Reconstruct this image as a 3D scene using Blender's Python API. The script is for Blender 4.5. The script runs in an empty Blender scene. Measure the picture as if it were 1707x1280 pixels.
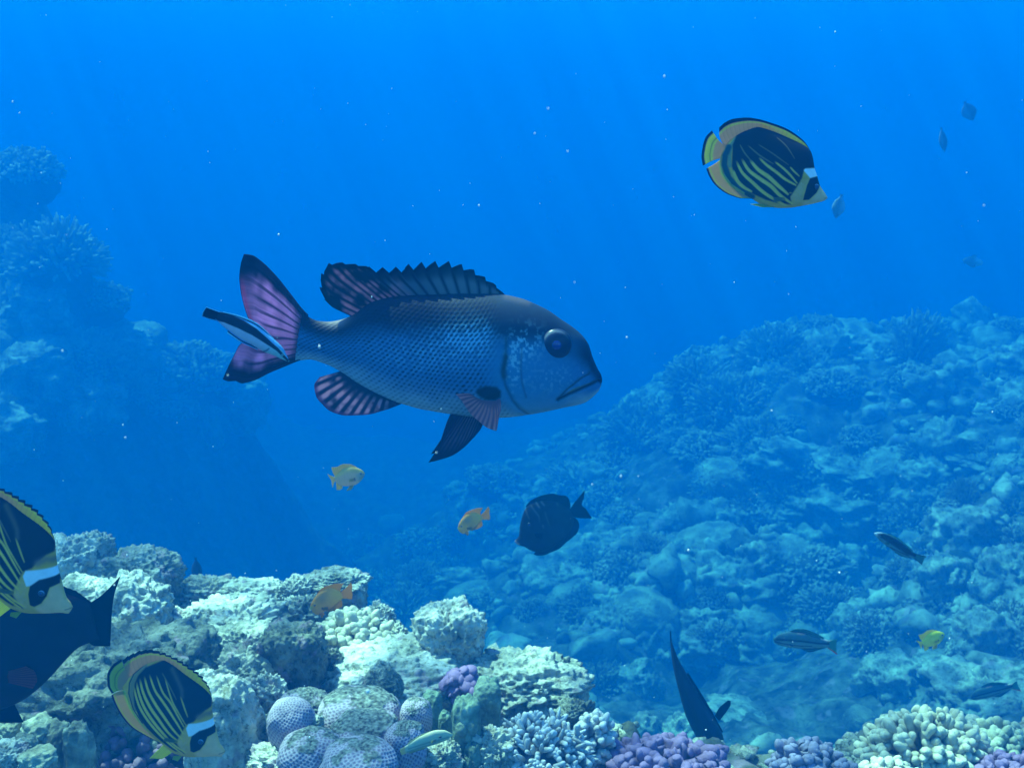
import bpy, math, random
import numpy as np
from mathutils import Vector, Matrix, Euler

scene = bpy.context.scene
R = math.radians
# ------------------------------------------------------------------ camera
PITCH = R(12.0)
FOC = 1639.0            # focal length in pixels of the 1707-wide photograph
cam_d = bpy.data.cameras.new("camera"); cam = bpy.data.objects.new("camera", cam_d)
scene.collection.objects.link(cam); scene.camera = cam
cam.rotation_euler = (R(90) - PITCH, 0, 0)
cam_d.sensor_width = 36.0; cam_d.lens = 36.0 * FOC / 1707.0
cam_d.dof.use_dof = True; cam_d.dof.focus_distance = 1.3; cam_d.dof.aperture_fstop = 14.0
cam_d.clip_start = 0.05; cam_d.clip_end = 400
# ------------------------------------------------------------------ light
SUN_EL, SUN_AZ = R(62), R(-55)     # azimuth: from +Y (ahead) towards -X
sd = Vector((math.sin(SUN_AZ) * math.cos(SUN_EL), math.cos(SUN_AZ) * math.cos(SUN_EL), math.sin(SUN_EL)))
sun_d = bpy.data.lights.new("sun", 'SUN'); sun = bpy.data.objects.new("sun", sun_d)
scene.collection.objects.link(sun)
sun_d.energy = 5.0; sun_d.angle = R(0.5); sun_d.color = (1.0, 0.80, 0.56)
sun.rotation_euler = sd.to_track_quat('Z', 'Y').to_euler()
world = bpy.data.worlds.new("World"); scene.world = world; world.use_nodes = True
wn = world.node_tree.nodes; wl = world.node_tree.links
bg = wn["Background"]; sky = wn.new("ShaderNodeTexSky"); sky.sky_type = 'NISHITA'
sky.sun_disc = False; sky.sun_elevation = SUN_EL; sky.sun_rotation = SUN_AZ
wl.new(sky.outputs[0], bg.inputs[0]); bg.inputs[1].default_value = 0.11
scene.view_settings.view_transform = 'Standard'; scene.view_settings.look = 'None'
scene.view_settings.exposure = 2.03; scene.view_settings.gamma = 1
scene.render.engine = 'CYCLES'
cy = scene.cycles
cy.use_denoising = True
try: cy.denoiser = 'OPENIMAGEDENOISE'
except Exception: pass
cy.max_bounces = 6; cy.diffuse_bounces = 1; cy.glossy_bounces = 2; cy.transmission_bounces = 2
cy.volume_bounces = 3; cy.transparent_max_bounces = 8
cy.caustics_reflective = False; cy.caustics_refractive = False
# ------------------------------------------------------------------ projection helpers (a pixel of the photograph -> a place in the world)
CF = Vector((0, math.cos(PITCH), -math.sin(PITCH))); CU = Vector((0, math.sin(PITCH), math.cos(PITCH)))
def P(px, py, d):
    return float(d) * (CF + (float(px) - 853.5) / FOC * Vector((1, 0, 0)) - (float(py) - 640) / FOC * CU)
def on_plane(px, py, Y):
    px = np.asarray(px, float); py = np.asarray(py, float)
    a = (px - 853.5) / FOC; b = -(py - 640) / FOC
    dy = CF.y + b * CU.y; dz = CF.z + b * CU.z
    t = Y / dy
    return t * a, t * dz
# ------------------------------------------------------------------ noise
def _h(i, j, k, s):
    n = (i * 374761393 + j * 668265263 + k * 2147483647 + s * 974634777) & 0xFFFFFFFF
    n = ((n ^ (n >> 13)) * 1274126177) & 0xFFFFFFFF
    n = ((n ^ (n >> 16)) * 2246822519) & 0xFFFFFFFF
    return ((n ^ (n >> 15)) & 0xFFFF) / 65535.0
def vnoise(p, seed=0):
    p = np.asarray(p, float); i = np.floor(p).astype(np.int64); f = p - i
    f = f * f * f * (f * (f * 6 - 15) + 10)
    out = 0
    for dx in (0, 1):
        wx = f[:, 0] if dx else 1 - f[:, 0]
        for dy in (0, 1):
            wy = f[:, 1] if dy else 1 - f[:, 1]
            for dz in (0, 1):
                wz = f[:, 2] if dz else 1 - f[:, 2]
                out = out + wx * wy * wz * _h(i[:, 0] + dx, i[:, 1] + dy, i[:, 2] + dz, seed)
    return out * 2 - 1
def fbm(p, octv=4, seed=0, lac=2.03, gain=0.5):
    p = np.asarray(p, float); a, s, t = 1.0, 0, 0
    for o in range(octv):
        s = s + a * vnoise(p, seed + o * 17); t += a; a *= gain; p = p * lac + 3.1
    return s / t
def billow(p, octv=3, seed=0, gain=0.5):
    p = np.asarray(p, float); a, s, t = 1.0, 0, 0
    for o in range(octv):
        s = s + a * np.abs(vnoise(p, seed + o * 17)); t += a; a *= gain; p = p * 2.03 + 1.7
    return s / t
def sstep(a, b, x):
    t = np.clip((x - a) / (b - a), 0, 1); return t * t * (3 - 2 * t)
# ------------------------------------------------------------------ mesh helpers
COL = scene.collection
def link(name, V, faces, mat, parent=None, col=None, smooth=True):
    """faces: list of int arrays (n x 3 or n x 4)"""
    me = bpy.data.meshes.new(name)
    V = np.asarray(V, np.float32)
    faces = [np.asarray(f, np.int32) for f in (faces if isinstance(faces, list) else [faces])]
    loops = np.concatenate([f.ravel() for f in faces])
    tot = np.concatenate([np.full(len(f), f.shape[1], np.int32) for f in faces])
    start = np.concatenate([[0], np.cumsum(tot)[:-1]]).astype(np.int32)
    me.vertices.add(len(V)); me.vertices.foreach_set("co", V.ravel())
    me.loops.add(len(loops)); me.loops.foreach_set("vertex_index", loops)
    me.polygons.add(len(tot)); me.polygons.foreach_set("loop_start", start); me.polygons.foreach_set("loop_total", tot)
    me.polygons.foreach_set("use_smooth", np.full(len(tot), smooth))
    me.update(calc_edges=True); me.validate()
    if col is not None:
        at = me.color_attributes.new("Col", 'FLOAT_COLOR', 'POINT')
        c = np.ones((len(V), 4), np.float32); c[:, :3] = np.clip(col, 0, 1); at.data.foreach_set("color", c.ravel())
    me.materials.append(mat)
    o = bpy.data.objects.new(name, me); COL.objects.link(o)
    if parent: o.parent = parent
    return o
def tag(o, label, cat, group=None, kind=None):
    if label: o['label'] = label
    if cat: o['category'] = cat
    if group: o['group'] = group
    if kind: o['kind'] = kind
    return o
def empty(name, loc):
    o = bpy.data.objects.new(name, None); COL.objects.link(o); o.location = loc; o.empty_display_size = 0.02
    return o
def copy_tree(o, parent=None):
    c = o.copy(); COL.objects.link(c)
    if parent: c.parent = parent
    for ch in list(o.children): copy_tree(ch, c)
    return c
_ico = {}
def ico(n):
    if n not in _ico:
        import bmesh
        bm = bmesh.new(); bmesh.ops.create_icosphere(bm, subdivisions=n, radius=1)
        V = np.array([v.co[:] for v in bm.verts]); F = np.array([[v.index for v in f.verts] for f in bm.faces]); bm.free()
        _ico[n] = (V, F)
    return _ico[n]
def fib(n, zmin=-1.0, seed=0):
    k = np.arange(n) + 0.5
    z = 1 - (1 - zmin) * k / n; ph = k * math.pi * (3 - math.sqrt(5)) + seed
    r = np.sqrt(np.clip(1 - z * z, 0, 1))
    return np.stack([r * np.cos(ph), r * np.sin(ph), z], 1)
def grid_faces(nu, nv, close_u=False, off=0):
    i = np.arange(nu if close_u else nu - 1); j = np.arange(nv - 1)
    I, J = np.meshgrid(i, j, indexing='ij'); I2 = (I + 1) % nu
    return np.stack([I * nv + J, I2 * nv + J, I2 * nv + J + 1, I * nv + J + 1], -1).reshape(-1, 4) + off
# ------------------------------------------------------------------ materials
def nodes(name):
    m = bpy.data.materials.new(name); m.use_nodes = True
    return m, m.node_tree.nodes, m.node_tree.links, m.node_tree.nodes["Principled BSDF"]
def pigment_mat(name, rough=0.6, spec=0.3, bump=0.0, bscale=300.0, transl=0.0, var=0.0, vscale=40.0, voro=False, bdist=0.001):
    """colour from the mesh's own pigment attribute, broken up by noise, with a fine bump"""
    m, n, l, b = nodes(name)
    at = n.new("ShaderNodeAttribute"); at.attribute_name = "Col"; c = at.outputs["Color"]
    tc = n.new("ShaderNodeTexCoord")
    if var:
        nz = n.new("ShaderNodeTexNoise"); nz.inputs["Scale"].default_value = vscale; nz.inputs["Detail"].default_value = 6
        nz.inputs["Roughness"].default_value = 0.65
        l.new(tc.outputs["Object"], nz.inputs["Vector"])
        mr = n.new("ShaderNodeMapRange"); mr.inputs[1].default_value = 0.3; mr.inputs[2].default_value = 0.7
        mr.inputs[3].default_value = 1 - var; mr.inputs[4].default_value = 1 + var * 0.6
        l.new(nz.outputs["Fac"], mr.inputs[0])
        mx = n.new("ShaderNodeMix"); mx.data_type = 'RGBA'; mx.blend_type = 'MULTIPLY'; mx.inputs[0].default_value = 1
        l.new(c, mx.inputs[6]); l.new(mr.outputs[0], mx.inputs[7]); c = mx.outputs[2]
    l.new(c, b.inputs["Base Color"]); b.inputs["Roughness"].default_value = rough; b.inputs["Specular IOR Level"].default_value = spec
    if bump:
        t = n.new("ShaderNodeTexVoronoi" if voro else "ShaderNodeTexNoise"); t.inputs["Scale"].default_value = bscale
        if not voro: t.inputs["Detail"].default_value = 5; t.inputs["Roughness"].default_value = 0.65
        l.new(tc.outputs["Object"], t.inputs["Vector"])
        bp = n.new("ShaderNodeBump"); bp.inputs["Strength"].default_value = bump; bp.inputs["Distance"].default_value = bdist
        l.new(t.outputs["Distance" if voro else "Fac"], bp.inputs["Height"]); l.new(bp.outputs[0], b.inputs["Normal"])
    if transl:
        tr = n.new("ShaderNodeBsdfTranslucent"); l.new(c, tr.inputs["Color"])
        ms = n.new("ShaderNodeMixShader"); ms.inputs[0].default_value = transl
        l.new(b.outputs[0], ms.inputs[1]); l.new(tr.outputs[0], ms.inputs[2])
        l.new(ms.outputs[0], n["Material Output"].inputs["Surface"])
    return m
def plain_mat(name, c, rough=0.3, spec=0.5):
    m, n, l, b = nodes(name); b.inputs["Base Color"].default_value = (*c, 1); b.inputs["Roughness"].default_value = rough
    b.inputs["Specular IOR Level"].default_value = spec
    return m
# ------------------------------------------------------------------ sea bed: one sheet
FARK = 1.9
def ctrl():
    pts = [(1240,560,7.4),(1400,550,7.8),(1550,560,7.6),(1700,545,7.0),(1120,655,6.8),(1060,705,6.8),(1300,700,5.8),(1500,690,5.6),(1700,690,5.0),
           (1100,800,5.8),(1300,850,4.8),(1600,850,4.2),(1200,1000,4.2),(1500,1000,3.7),(1700,1000,3.3),(1150,1150,4.2),(1350,1160,5.2),(1600,1120,3.1),
           (900,810,6.8),(750,820,7.4),(650,880,7.2),(700,960,6.0),(850,960,5.4),(1000,950,5.0),(850,1060,4.4),(1000,1160,3.7),(1230,1230,4.4),
           (300,900,20),(450,930,18),(480,800,18),(180,880,18),(580,770,13),(430,730,15),(380,640,13),
           (110,415,6.2),(40,258,6.6),(-150,190,6.0),(170,520,6.8),(230,580,7.2),(320,622,7.2),(400,640,7.6),(240,640,6.6),(370,740,9.0),(330,720,11.5),(0,560,5.8),(50,720,9.5),(150,800,15),(-200,600,5.5),(-100,900,6),
           (1900,560,6.5),(1900,900,3.5)]
    A = [tuple(P(x, y, d * FARK * (0.9 if x < 480 else 1.0))) for x, y, d in pts]
    for x, y, z in ((-22,10,0.0),(-20,20,-2.5),(-9,19,-4.5),(0,26,-7),(8,23,-5),(16,19,-3.2),(22,11,-1.6),(-18,-3,-1.6),(18,-3,-2),(0,-4,-3.4),
                    (-32,45,-8),(0,50,-9),(32,45,-8),(0,85,-10),(60,80,-10),(-60,80,-10),(-2.5,3.6,-2.6),(-1,3.8,-2.8),(0.4,3.2,-2.3),(-3.5,1.5,-2.0),(0,0.2,-2.2),(2.5,1.0,-1.9),(-1.8,7.5,-6.0),(-1.2,11,-7.5),(-3.0,7.5,-5.2),(-3.0,14,-8.5)):
        A.append((x, y, z))
    return np.array(A)
_cp = ctrl(); _D = np.sqrt(((_cp[:, None, :2] - _cp[None, :, :2]) ** 2).sum(-1)); _W = np.linalg.solve(_D + np.eye(len(_cp)) * 0.05 * -1, _cp[:, 2] - _cp[:, 2].mean())
_rim_x = np.array([-6, -2.0, -1.35, -1.0, -0.66, -0.35, -0.25, -0.03, 0.08, 0.17, 0.3, 0.55, 0.66, 0.95, 2.0, 6])
_rim_y = np.array([2.2, 2.35, 2.45, 2.42, 2.42, 2.4, 2.2, 2.05, 1.95, 1.82, 1.75, 1.74, 1.8, 1.86, 1.95, 2.0])
def height(X, Y):
    X = np.asarray(X, float); Y = np.asarray(Y, float); sh = X.shape; X = X.ravel(); Y = Y.ravel()
    z = np.full(X.shape, _cp[:, 2].mean())
    for (cx, cyy, _), w in zip(_cp, _W): z += w * np.sqrt((X - cx) ** 2 + (Y - cyy) ** 2)
    q = np.stack([X, Y, np.zeros_like(X)], 1)
    z += 0.27 * fbm(q * 0.7, 3, 5) + 0.28 * (0.35 - billow(q * 1.5, 3, 9)) + 0.08 * (0.3 - billow(q * 5, 2, 11))
    # the near reef: a shelf that breaks off towards the valley
    e = np.interp(X, _rim_x, _rim_y) + 0.05 * vnoise(q * 5, 3)
    k = 1 - sstep(0, 0.5, Y - e)
    k *= sstep(-0.2, 1.0, Y)
    shelf = -1.06 - 0.08 * sstep(1.7, 2.5, Y) - 0.06 * sstep(-0.1, 0.4, X) + 0.07 * (0.35 - billow(q * 6, 3, 21)) + 0.02 * fbm(q * 22, 3, 4)
    z = z * (1 - k) + np.maximum(shelf, z) * k
    return z.reshape(sh)
_ds = np.arange(1.0, 30, 0.02)
def put(px, py, dmin=1.0):
    """where the line of sight through a pixel meets the sea bed"""
    a = (px - 853.5) / FOC; b = -(py - 640) / FOC
    X = _ds * a; Y = _ds * (CF.y + b * CU.y); Z = _ds * (CF.z + b * CU.z)
    ok = np.nonzero((Z < height(X, Y)) & (_ds > dmin))[0]
    d = _ds[ok[0]] if len(ok) else None
    return d
def rock_material(name, pale, turf, scale=18.0, thr=0.5, bump=0.8):
    m, n, l, b = nodes(name)
    tc = n.new("ShaderNodeTexCoord"); oi = n.new("ShaderNodeObjectInfo")
    off = n.new("ShaderNodeVectorMath"); off.operation = 'ADD'
    l.new(tc.outputs["Object"], off.inputs[0]); l.new(oi.outputs["Random"], off.inputs[1])
    def noise(s, d=6, r=0.62):
        t = n.new("ShaderNodeTexNoise"); t.inputs["Scale"].default_value = s; t.inputs["Detail"].default_value = d; t.inputs["Roughness"].default_value = r
        l.new(off.outputs[0], t.inputs["Vector"]); return t.outputs["Fac"]
    def ramp(f, stops):
        r = n.new("ShaderNodeValToRGB"); r.color_ramp.elements.remove(r.color_ramp.elements[0])
        r.color_ramp.elements[0].position = stops[0][0]; r.color_ramp.elements[0].color = (*stops[0][1], 1)
        for p, c in stops[1:]:
            e = r.color_ramp.elements.new(p); e.color = (*c, 1)
        l.new(f, r.inputs[0]); return r.outputs[0]
    n1 = noise(scale); n2 = noise(scale * 5, 4, 0.7)
    mid = tuple(0.5 * (p + t) for p, t in zip(pale, turf))
    c1 = ramp(n1, [(thr - 0.16, turf), (thr - 0.03, mid), (thr + 0.1, pale)])
    c2 = ramp(n2, [(0.36, (0.35, 0.36, 0.3)), (0.46, (0.85, 0.85, 0.82)), (0.62, (1, 1, 1))])
    mx = n.new("ShaderNodeMix"); mx.data_type = 'RGBA'; mx.blend_type = 'MULTIPLY'; mx.inputs[0].default_value = 1
    pk = noise(scale * 1.7, 3, 0.5); pf = n.new("ShaderNodeMapRange"); pf.inputs[1].default_value = 0.60; pf.inputs[2].default_value = 0.66; pf.inputs[4].default_value = 0.55; l.new(pk, pf.inputs[0])
    pm = n.new("ShaderNodeMix"); pm.data_type = 'RGBA'; l.new(pf.outputs[0], pm.inputs[0]); l.new(c1, pm.inputs[6]); pm.inputs[7].default_value = (0.42, 0.27, 0.36, 1); c1 = pm.outputs[2]
    l.new(c1, mx.inputs[6]); l.new(c2, mx.inputs[7]); l.new(mx.outputs[2], b.inputs["Base Color"])
    b.inputs["Roughness"].default_value = 0.9; b.inputs["Specular IOR Level"].default_value = 0.15
    v = n.new("ShaderNodeTexVoronoi"); v.inputs["Scale"].default_value = scale * 9; l.new(off.outputs[0], v.inputs["Vector"])
    ad = n.new("ShaderNodeMath"); ad.operation = 'ADD'; l.new(noise(scale * 8, 5, 0.7), ad.inputs[0])
    ml = n.new("ShaderNodeMath"); ml.operation = 'MULTIPLY'; ml.inputs[1].default_value = 0.5
    l.new(v.outputs["Distance"], ml.inputs[0]); l.new(ml.outputs[0], ad.inputs[1])
    bp = n.new("ShaderNodeBump"); bp.inputs["Strength"].default_value = bump; bp.inputs["Distance"].default_value = 0.006
    l.new(ad.outputs[0], bp.inputs["Height"]); l.new(bp.outputs[0], b.inputs["Normal"])
    return m
M_bed = rock_material("reef_rock", (0.20, 0.20, 0.16), (0.035, 0.04, 0.03), 6.0, 0.52, 0.9)  # dark colour stands in for the shade between the far colonies
M_rock = rock_material("pale_limestone", (0.58, 0.56, 0.46), (0.09, 0.12, 0.10), 16.0, 0.48)
M_white = rock_material("bleached_limestone", (0.78, 0.74, 0.62), (0.17, 0.20, 0.17), 14.0, 0.46)
M_dark = rock_material("shaded_turf_rock", (0.34, 0.34, 0.27), (0.075, 0.09, 0.075), 16.0, 0.52)  # turf patches, plus the shade of shadowed rocks put into a darker colour
M_far = rock_material("old_coral_rock", (0.52, 0.51, 0.41), (0.06, 0.075, 0.06), 3.0, 0.48)
def build_bed():
    ny, nx = 520, 560
    Y = np.concatenate([np.linspace(-4, 1.2, 30)[:-1], 1.2 * (15.0 / 1.2) ** np.linspace(0, 1, 430), 15.0 * (90 / 15.0) ** np.linspace(0, 1, 60)[1:]])
    ny = len(Y); t = np.linspace(-1, 1, nx)
    T = np.sign(t) * (0.72 * np.abs(t) + 0.28 * np.abs(t) ** 3)
    X = T[None, :] * (np.minimum(np.maximum(Y, 1.2)[:, None] * 1.05 + 2.0, 58))
    YY = np.repeat(Y[:, None], nx, 1)
    Z = height(X, YY)
    V = np.stack([X, YY, Z], -1).reshape(-1, 3)
    o = link("sea_bed", V, grid_faces(ny, nx)[:, ::-1], M_bed); tag(o, None, None, None, 'structure')
build_bed()
def build_haze(dens, col, g, AC, AD):
    lo, hi = np.array([-60, -6, -13.5]), np.array([60, 95, 5.0])
    V = np.array([[x, y, z] for x in (lo[0], hi[0]) for y in (lo[1], hi[1]) for z in (lo[2], hi[2])])
    F = [[0,1,3,2],[4,6,7,5],[0,4,5,1],[2,3,7,6],[0,2,6,4],[1,5,7,3]]
    m = bpy.data.materials.new('sea_water'); m.use_nodes = True; nt = m.node_tree; nt.nodes.clear()
    out = nt.nodes.new('ShaderNodeOutputMaterial'); v = nt.nodes.new('ShaderNodeVolumePrincipled')
    v.inputs['Color'].default_value = (*col, 1); v.inputs['Density'].default_value = dens; v.inputs['Anisotropy'].default_value = g
    a = nt.nodes.new('ShaderNodeVolumeAbsorption'); a.inputs['Color'].default_value = (*AC, 1); a.inputs['Density'].default_value = AD
    ad = nt.nodes.new('ShaderNodeAddShader'); nt.links.new(v.outputs[0], ad.inputs[0]); nt.links.new(a.outputs[0], ad.inputs[1])
    nt.links.new(ad.outputs[0], out.inputs['Volume'])
    o = link("haze", V, [np.array(F)], m, smooth=False); tag(o, None, None, None, 'stuff')
build_haze(0.128, (0.0, 0.185, 0.575), 0.05, (0, 0.97, 1.0), 0.13)

def build_caustic_sheet():
    """sheet added at the sea surface: a net in its colour dapples the sunlight"""
    n = 60; x = np.linspace(-58, 58, n); y = np.linspace(-30, 95, n); X, Y = np.meshgrid(x, y, indexing='ij')
    V = np.stack([X, Y, 5.06 + 0.03 * np.sin(X * 0.7 + Y * 0.3)], -1).reshape(-1, 3)
    m = bpy.data.materials.new("caustic_sheet"); m.use_nodes = True; t = m.node_tree; t.nodes.clear(); N, L = t.nodes.new, t.links.new
    out = N("ShaderNodeOutputMaterial"); tr = N("ShaderNodeBsdfTransparent"); L(tr.outputs[0], out.inputs["Surface"])
    g = N("ShaderNodeNewGeometry"); nz = N("ShaderNodeTexNoise"); nz.inputs["Scale"].default_value = 1.6; nz.inputs["Detail"].default_value = 2; L(g.outputs["Position"], nz.inputs["Vector"])
    ad = N("ShaderNodeVectorMath"); ad.operation = 'MULTIPLY_ADD'; L(nz.outputs["Color"], ad.inputs[0]); ad.inputs[1].default_value = (0.55, 0.55, 0.0); L(g.outputs["Position"], ad.inputs[2])
    acc = None
    for sc, w in ((2.6, 0.10), (4.7, 0.13)):
        v = N("ShaderNodeTexVoronoi"); v.voronoi_dimensions = '2D'; v.feature = 'DISTANCE_TO_EDGE'; v.inputs["Scale"].default_value = sc; L(ad.outputs[0], v.inputs["Vector"])
        r = N("ShaderNodeMapRange"); r.interpolation_type = 'SMOOTHSTEP'; r.inputs[1].default_value = 0.0; r.inputs[2].default_value = w * 2; r.inputs[3].default_value = 1.0; r.inputs[4].default_value = 0.0; L(v.outputs["Distance"], r.inputs[0])
        if acc is None: acc = r.outputs[0]
        else:
            a = N("ShaderNodeMath"); a.operation = 'ADD'; L(acc, a.inputs[0]); L(r.outputs[0], a.inputs[1]); acc = a.outputs[0]
    mr = N("ShaderNodeMapRange"); mr.inputs[1].default_value = 0; mr.inputs[2].default_value = 2; mr.inputs[3].default_value = 0.48; mr.inputs[4].default_value = 2.3; L(acc, mr.inputs[0])
    cb = N("ShaderNodeCombineColor")
    for i in range(3): L(mr.outputs[0], cb.inputs[i])
    L(cb.outputs[0], tr.inputs["Color"])
    o = link("caustic_sheet", V, grid_faces(n, n), m); tag(o, None, None, None, 'structure')
build_caustic_sheet()
# ------------------------------------------------------------------ coral and rock shapes (all in metres, about their own centre)
M_coral = pigment_mat("living_coral", 0.75, 0.2, 0.5, 260.0, 0.0, 0.35, 45.0, False, 0.003)
M_brain = pigment_mat("honeycomb_coral", 0.7, 0.25, 0.3, 420.0, 0.0, 0.22, 40.0, False, 0.002)
M_sponge = pigment_mat("sponge_skin", 0.85, 0.15, 0.8, 150.0, 0.0, 0.5, 60.0, False, 0.006)
def lump(n=5, s=(1, 1, 1), p=2.2, amp=0.2, freq=1.6, seed=0, knob=0.0, kfreq=6.0, skirt=1.0, rough=0.0, taper=0.0):
    D, F = ico(n)
    r = 1.0 / ((np.abs(D) ** p).sum(1) ** (1 / p))
    q = D + seed * 3.7
    r = r * (1 + amp * fbm(q * freq, 4, seed) * 1.6)
    if knob: r = r + knob * (0.5 - billow(q * kfreq, 2, seed + 3)) * 2
    if rough: r = r + rough * fbm(q * 14, 3, seed + 7) * 1.6
    V = D * r[:, None]
    z = V[:, 2].copy(); V[:, 2] = np.where(z < 0, z * skirt, z)
    if taper: V[:, :2] *= (1 + taper * np.clip(-z, -1, 1))[:, None]
    return V * np.array(s), F
def tubes(base, dirs, L, r0, r1, nr=7, ns=7, bend=None, seed=0, wart=0.0, wfreq=160.0, club=0.0):
    """rounded, tapering branches; returns vertices, faces and the place along each branch"""
    B = len(base); base = np.asarray(base, float); dirs = np.asarray(dirs, float); L = np.broadcast_to(L, B); r0 = np.broadcast_to(r0, B); r1 = np.broadcast_to(r1, B)
    a = np.cross(dirs, np.where(np.abs(dirs[:, 2:3]) < 0.9, [[0, 0, 1.0]], [[1.0, 0, 0]])); a /= np.linalg.norm(a, axis=1, keepdims=True); b = np.cross(dirs, a)
    t = np.concatenate([np.linspace(0, 0.8, nr - 3), [0.92, 0.985, 1.0]])
    prof = np.concatenate([np.ones(nr - 3), [0.8, 0.42, 0.02]])
    rad = (r0[:, None] + (r1 - r0)[:, None] * t[None]) * prof[None] * (1 + club * np.exp(-((t - 0.78) / 0.2) ** 2))[None]
    ph = np.linspace(0, 2 * np.pi, ns, endpoint=False)
    C = base[:, None] + dirs[:, None] * (L[:, None] * t[None])[..., None]
    if bend is not None: C = C + np.asarray(bend)[:, None] * (t ** 2)[None, :, None]
    ring = a[:, None, None] * np.cos(ph)[None, None, :, None] + b[:, None, None] * np.sin(ph)[None, None, :, None]
    V = C[:, :, None] + ring * rad[:, :, None, None]
    V = V.reshape(-1, 3); N = np.broadcast_to(ring, (B, nr, ns, 3)).reshape(-1, 3)
    if wart: V = V + N * (wart * fbm(V * wfreq + seed, 2, seed))[:, None] * np.repeat(rad.ravel(), ns)[:, None]
    i, j, k = np.meshgrid(np.arange(B), np.arange(nr - 1), np.arange(ns), indexing='ij'); k2 = (k + 1) % ns
    o = i * nr * ns
    F = np.stack([o + j * ns + k, o + j * ns + k2, o + (j + 1) * ns + k2, o + (j + 1) * ns + k], -1).reshape(-1, 4)
    T = np.broadcast_to(t[None, :, None], (B, nr, ns)).ravel()
    return V, F, T
def branching(nb, s, rb, seed=0, zmin=-0.15, inner=0.45, subs=2, club=0.1, wart=0.5, taper=0.85, spread=0.25, jit=0.12, nr=7, ns=7, wf=1.0, up=0.0, c_base=(0.2, 0.17, 0.12), c_tip=(0.7, 0.66, 0.5), kt=1.5, core=0.62):
    rng = np.random.default_rng(seed)
    D = fib(nb, zmin, seed) + rng.normal(0, spread * 0.35, (nb, 3)); D /= np.linalg.norm(D, axis=1, keepdims=True)
    s = np.array(s)
    base = D * inner * s; tip = D * s * (1 + rng.uniform(-jit, jit, (nb, 1))) * (1 + 0.16 * fbm(D * 2 + seed, 2, seed))[:, None]
    if up: base = base - np.array([0, 0, up]) * s[2]
    d = tip - base; L = np.linalg.norm(d, axis=1); d /= L[:, None]
    R0 = rb * rng.uniform(0.85, 1.2, nb)
    V, F, T = tubes(base, d, L, R0, R0 * taper, nr, ns, rng.normal(0, rb * 0.8, (nb, 3)), seed, wart, wf * 0.5 / rb, club)
    Vs, Fs, Ts = [V], [F], [T]; off = len(V)
    for q in range(subs):
        t0 = rng.uniform(0.45, 0.8, nb)
        side = rng.normal(0, 1, (nb, 3)); side -= (side * d).sum(1, keepdims=True) * d; side /= np.linalg.norm(side, axis=1, keepdims=True)
        d2 = d * 0.75 + side * 0.8; d2 /= np.linalg.norm(d2, axis=1, keepdims=True)
        L2 = (1 - t0) * L * rng.uniform(0.75, 1.05, nb) + rb * 0.6
        V2, F2, T2 = tubes(base + d * (L * t0)[:, None], d2, L2, R0 * 0.85, R0 * 0.7, max(5, nr - 1), ns, None, seed + q, wart, wf * 0.5 / rb, club)
        Vs.append(V2); Fs.append(F2 + off); Ts.append(0.5 + 0.5 * T2); off += len(V2)
    Vc, Fc = lump(4, s * core, 2.1, 0.15, 2, seed, 0.05, 5, 1.4)
    if up: Vc = Vc - np.array([0, 0, up * 0.5]) * s[2]
    V = np.concatenate(Vs + [Vc]); Tt = np.concatenate(Ts + [np.zeros(len(Vc))])
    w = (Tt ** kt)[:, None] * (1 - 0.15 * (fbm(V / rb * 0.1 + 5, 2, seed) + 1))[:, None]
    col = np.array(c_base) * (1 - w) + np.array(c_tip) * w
    return V, [np.concatenate(Fs), Fc + off], col
def honeycomb(s, ncell, seed=0, depth=0.035, n=6, dead=0.0, amp=0.08, c_wall=(0.46, 0.38, 0.44), c_pit=(0.20, 0.14, 0.22), c_dead=(0.27, 0.28, 0.25), skirt=1.5, p=2.3):
    D, F = ico(n)
    C = fib(ncell, -1, seed * 1.3) + np.random.default_rng(seed).normal(0, 0.22 / math.sqrt(ncell), (ncell, 3)); C /= np.linalg.norm(C, axis=1, keepdims=True)
    f1 = np.empty(len(D)); f2 = np.empty(len(D))
    for a in range(0, len(D), 4000):
        ds = np.sqrt(np.clip(2 - 2 * D[a:a + 4000] @ C.T, 0, None)); ds.partition(1, axis=1); f1[a:a + 4000] = ds[:, 0]; f2[a:a + 4000] = ds[:, 1]
    cell = math.sqrt(4 * math.pi / ncell)
    pit = sstep(0.08, 0.62, (f2 - f1) / cell)
    r = 1.0 / ((np.abs(D) ** p).sum(1) ** (1 / p))
    q = D + seed * 2.9
    r = r * (1 + amp * 1.6 * fbm(q * 1.4, 3, seed))
    dm = sstep(-0.06, 0.12, fbm(q * 2.2, 4, seed + 9) + (D[:, 2] - 0.72) * 1.0 + dead - 0.35) if dead else np.zeros(len(D))
    r = r - depth * pit * (1 - dm) + dm * (0.05 * fbm(q * 12, 4, seed + 2) + 0.03 * (0.4 - billow(q * 9, 2, seed)))
    V = D * r[:, None]; V[:, 2] = np.where(V[:, 2] < 0, V[:, 2] * skirt, V[:, 2])
    turf = np.clip(0.55 + 1.1 * fbm(q * 17, 4, seed + 4), 0, 1.4)[:, None]
    col = (np.array(c_wall) * (1 - pit)[:, None] + np.array(c_pit) * pit[:, None]) * (1 - dm)[:, None] + dm[:, None] * np.array(c_dead) * turf
    return V * np.array(s), F, col
def pxsize(w, d): return w * d / FOC
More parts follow.
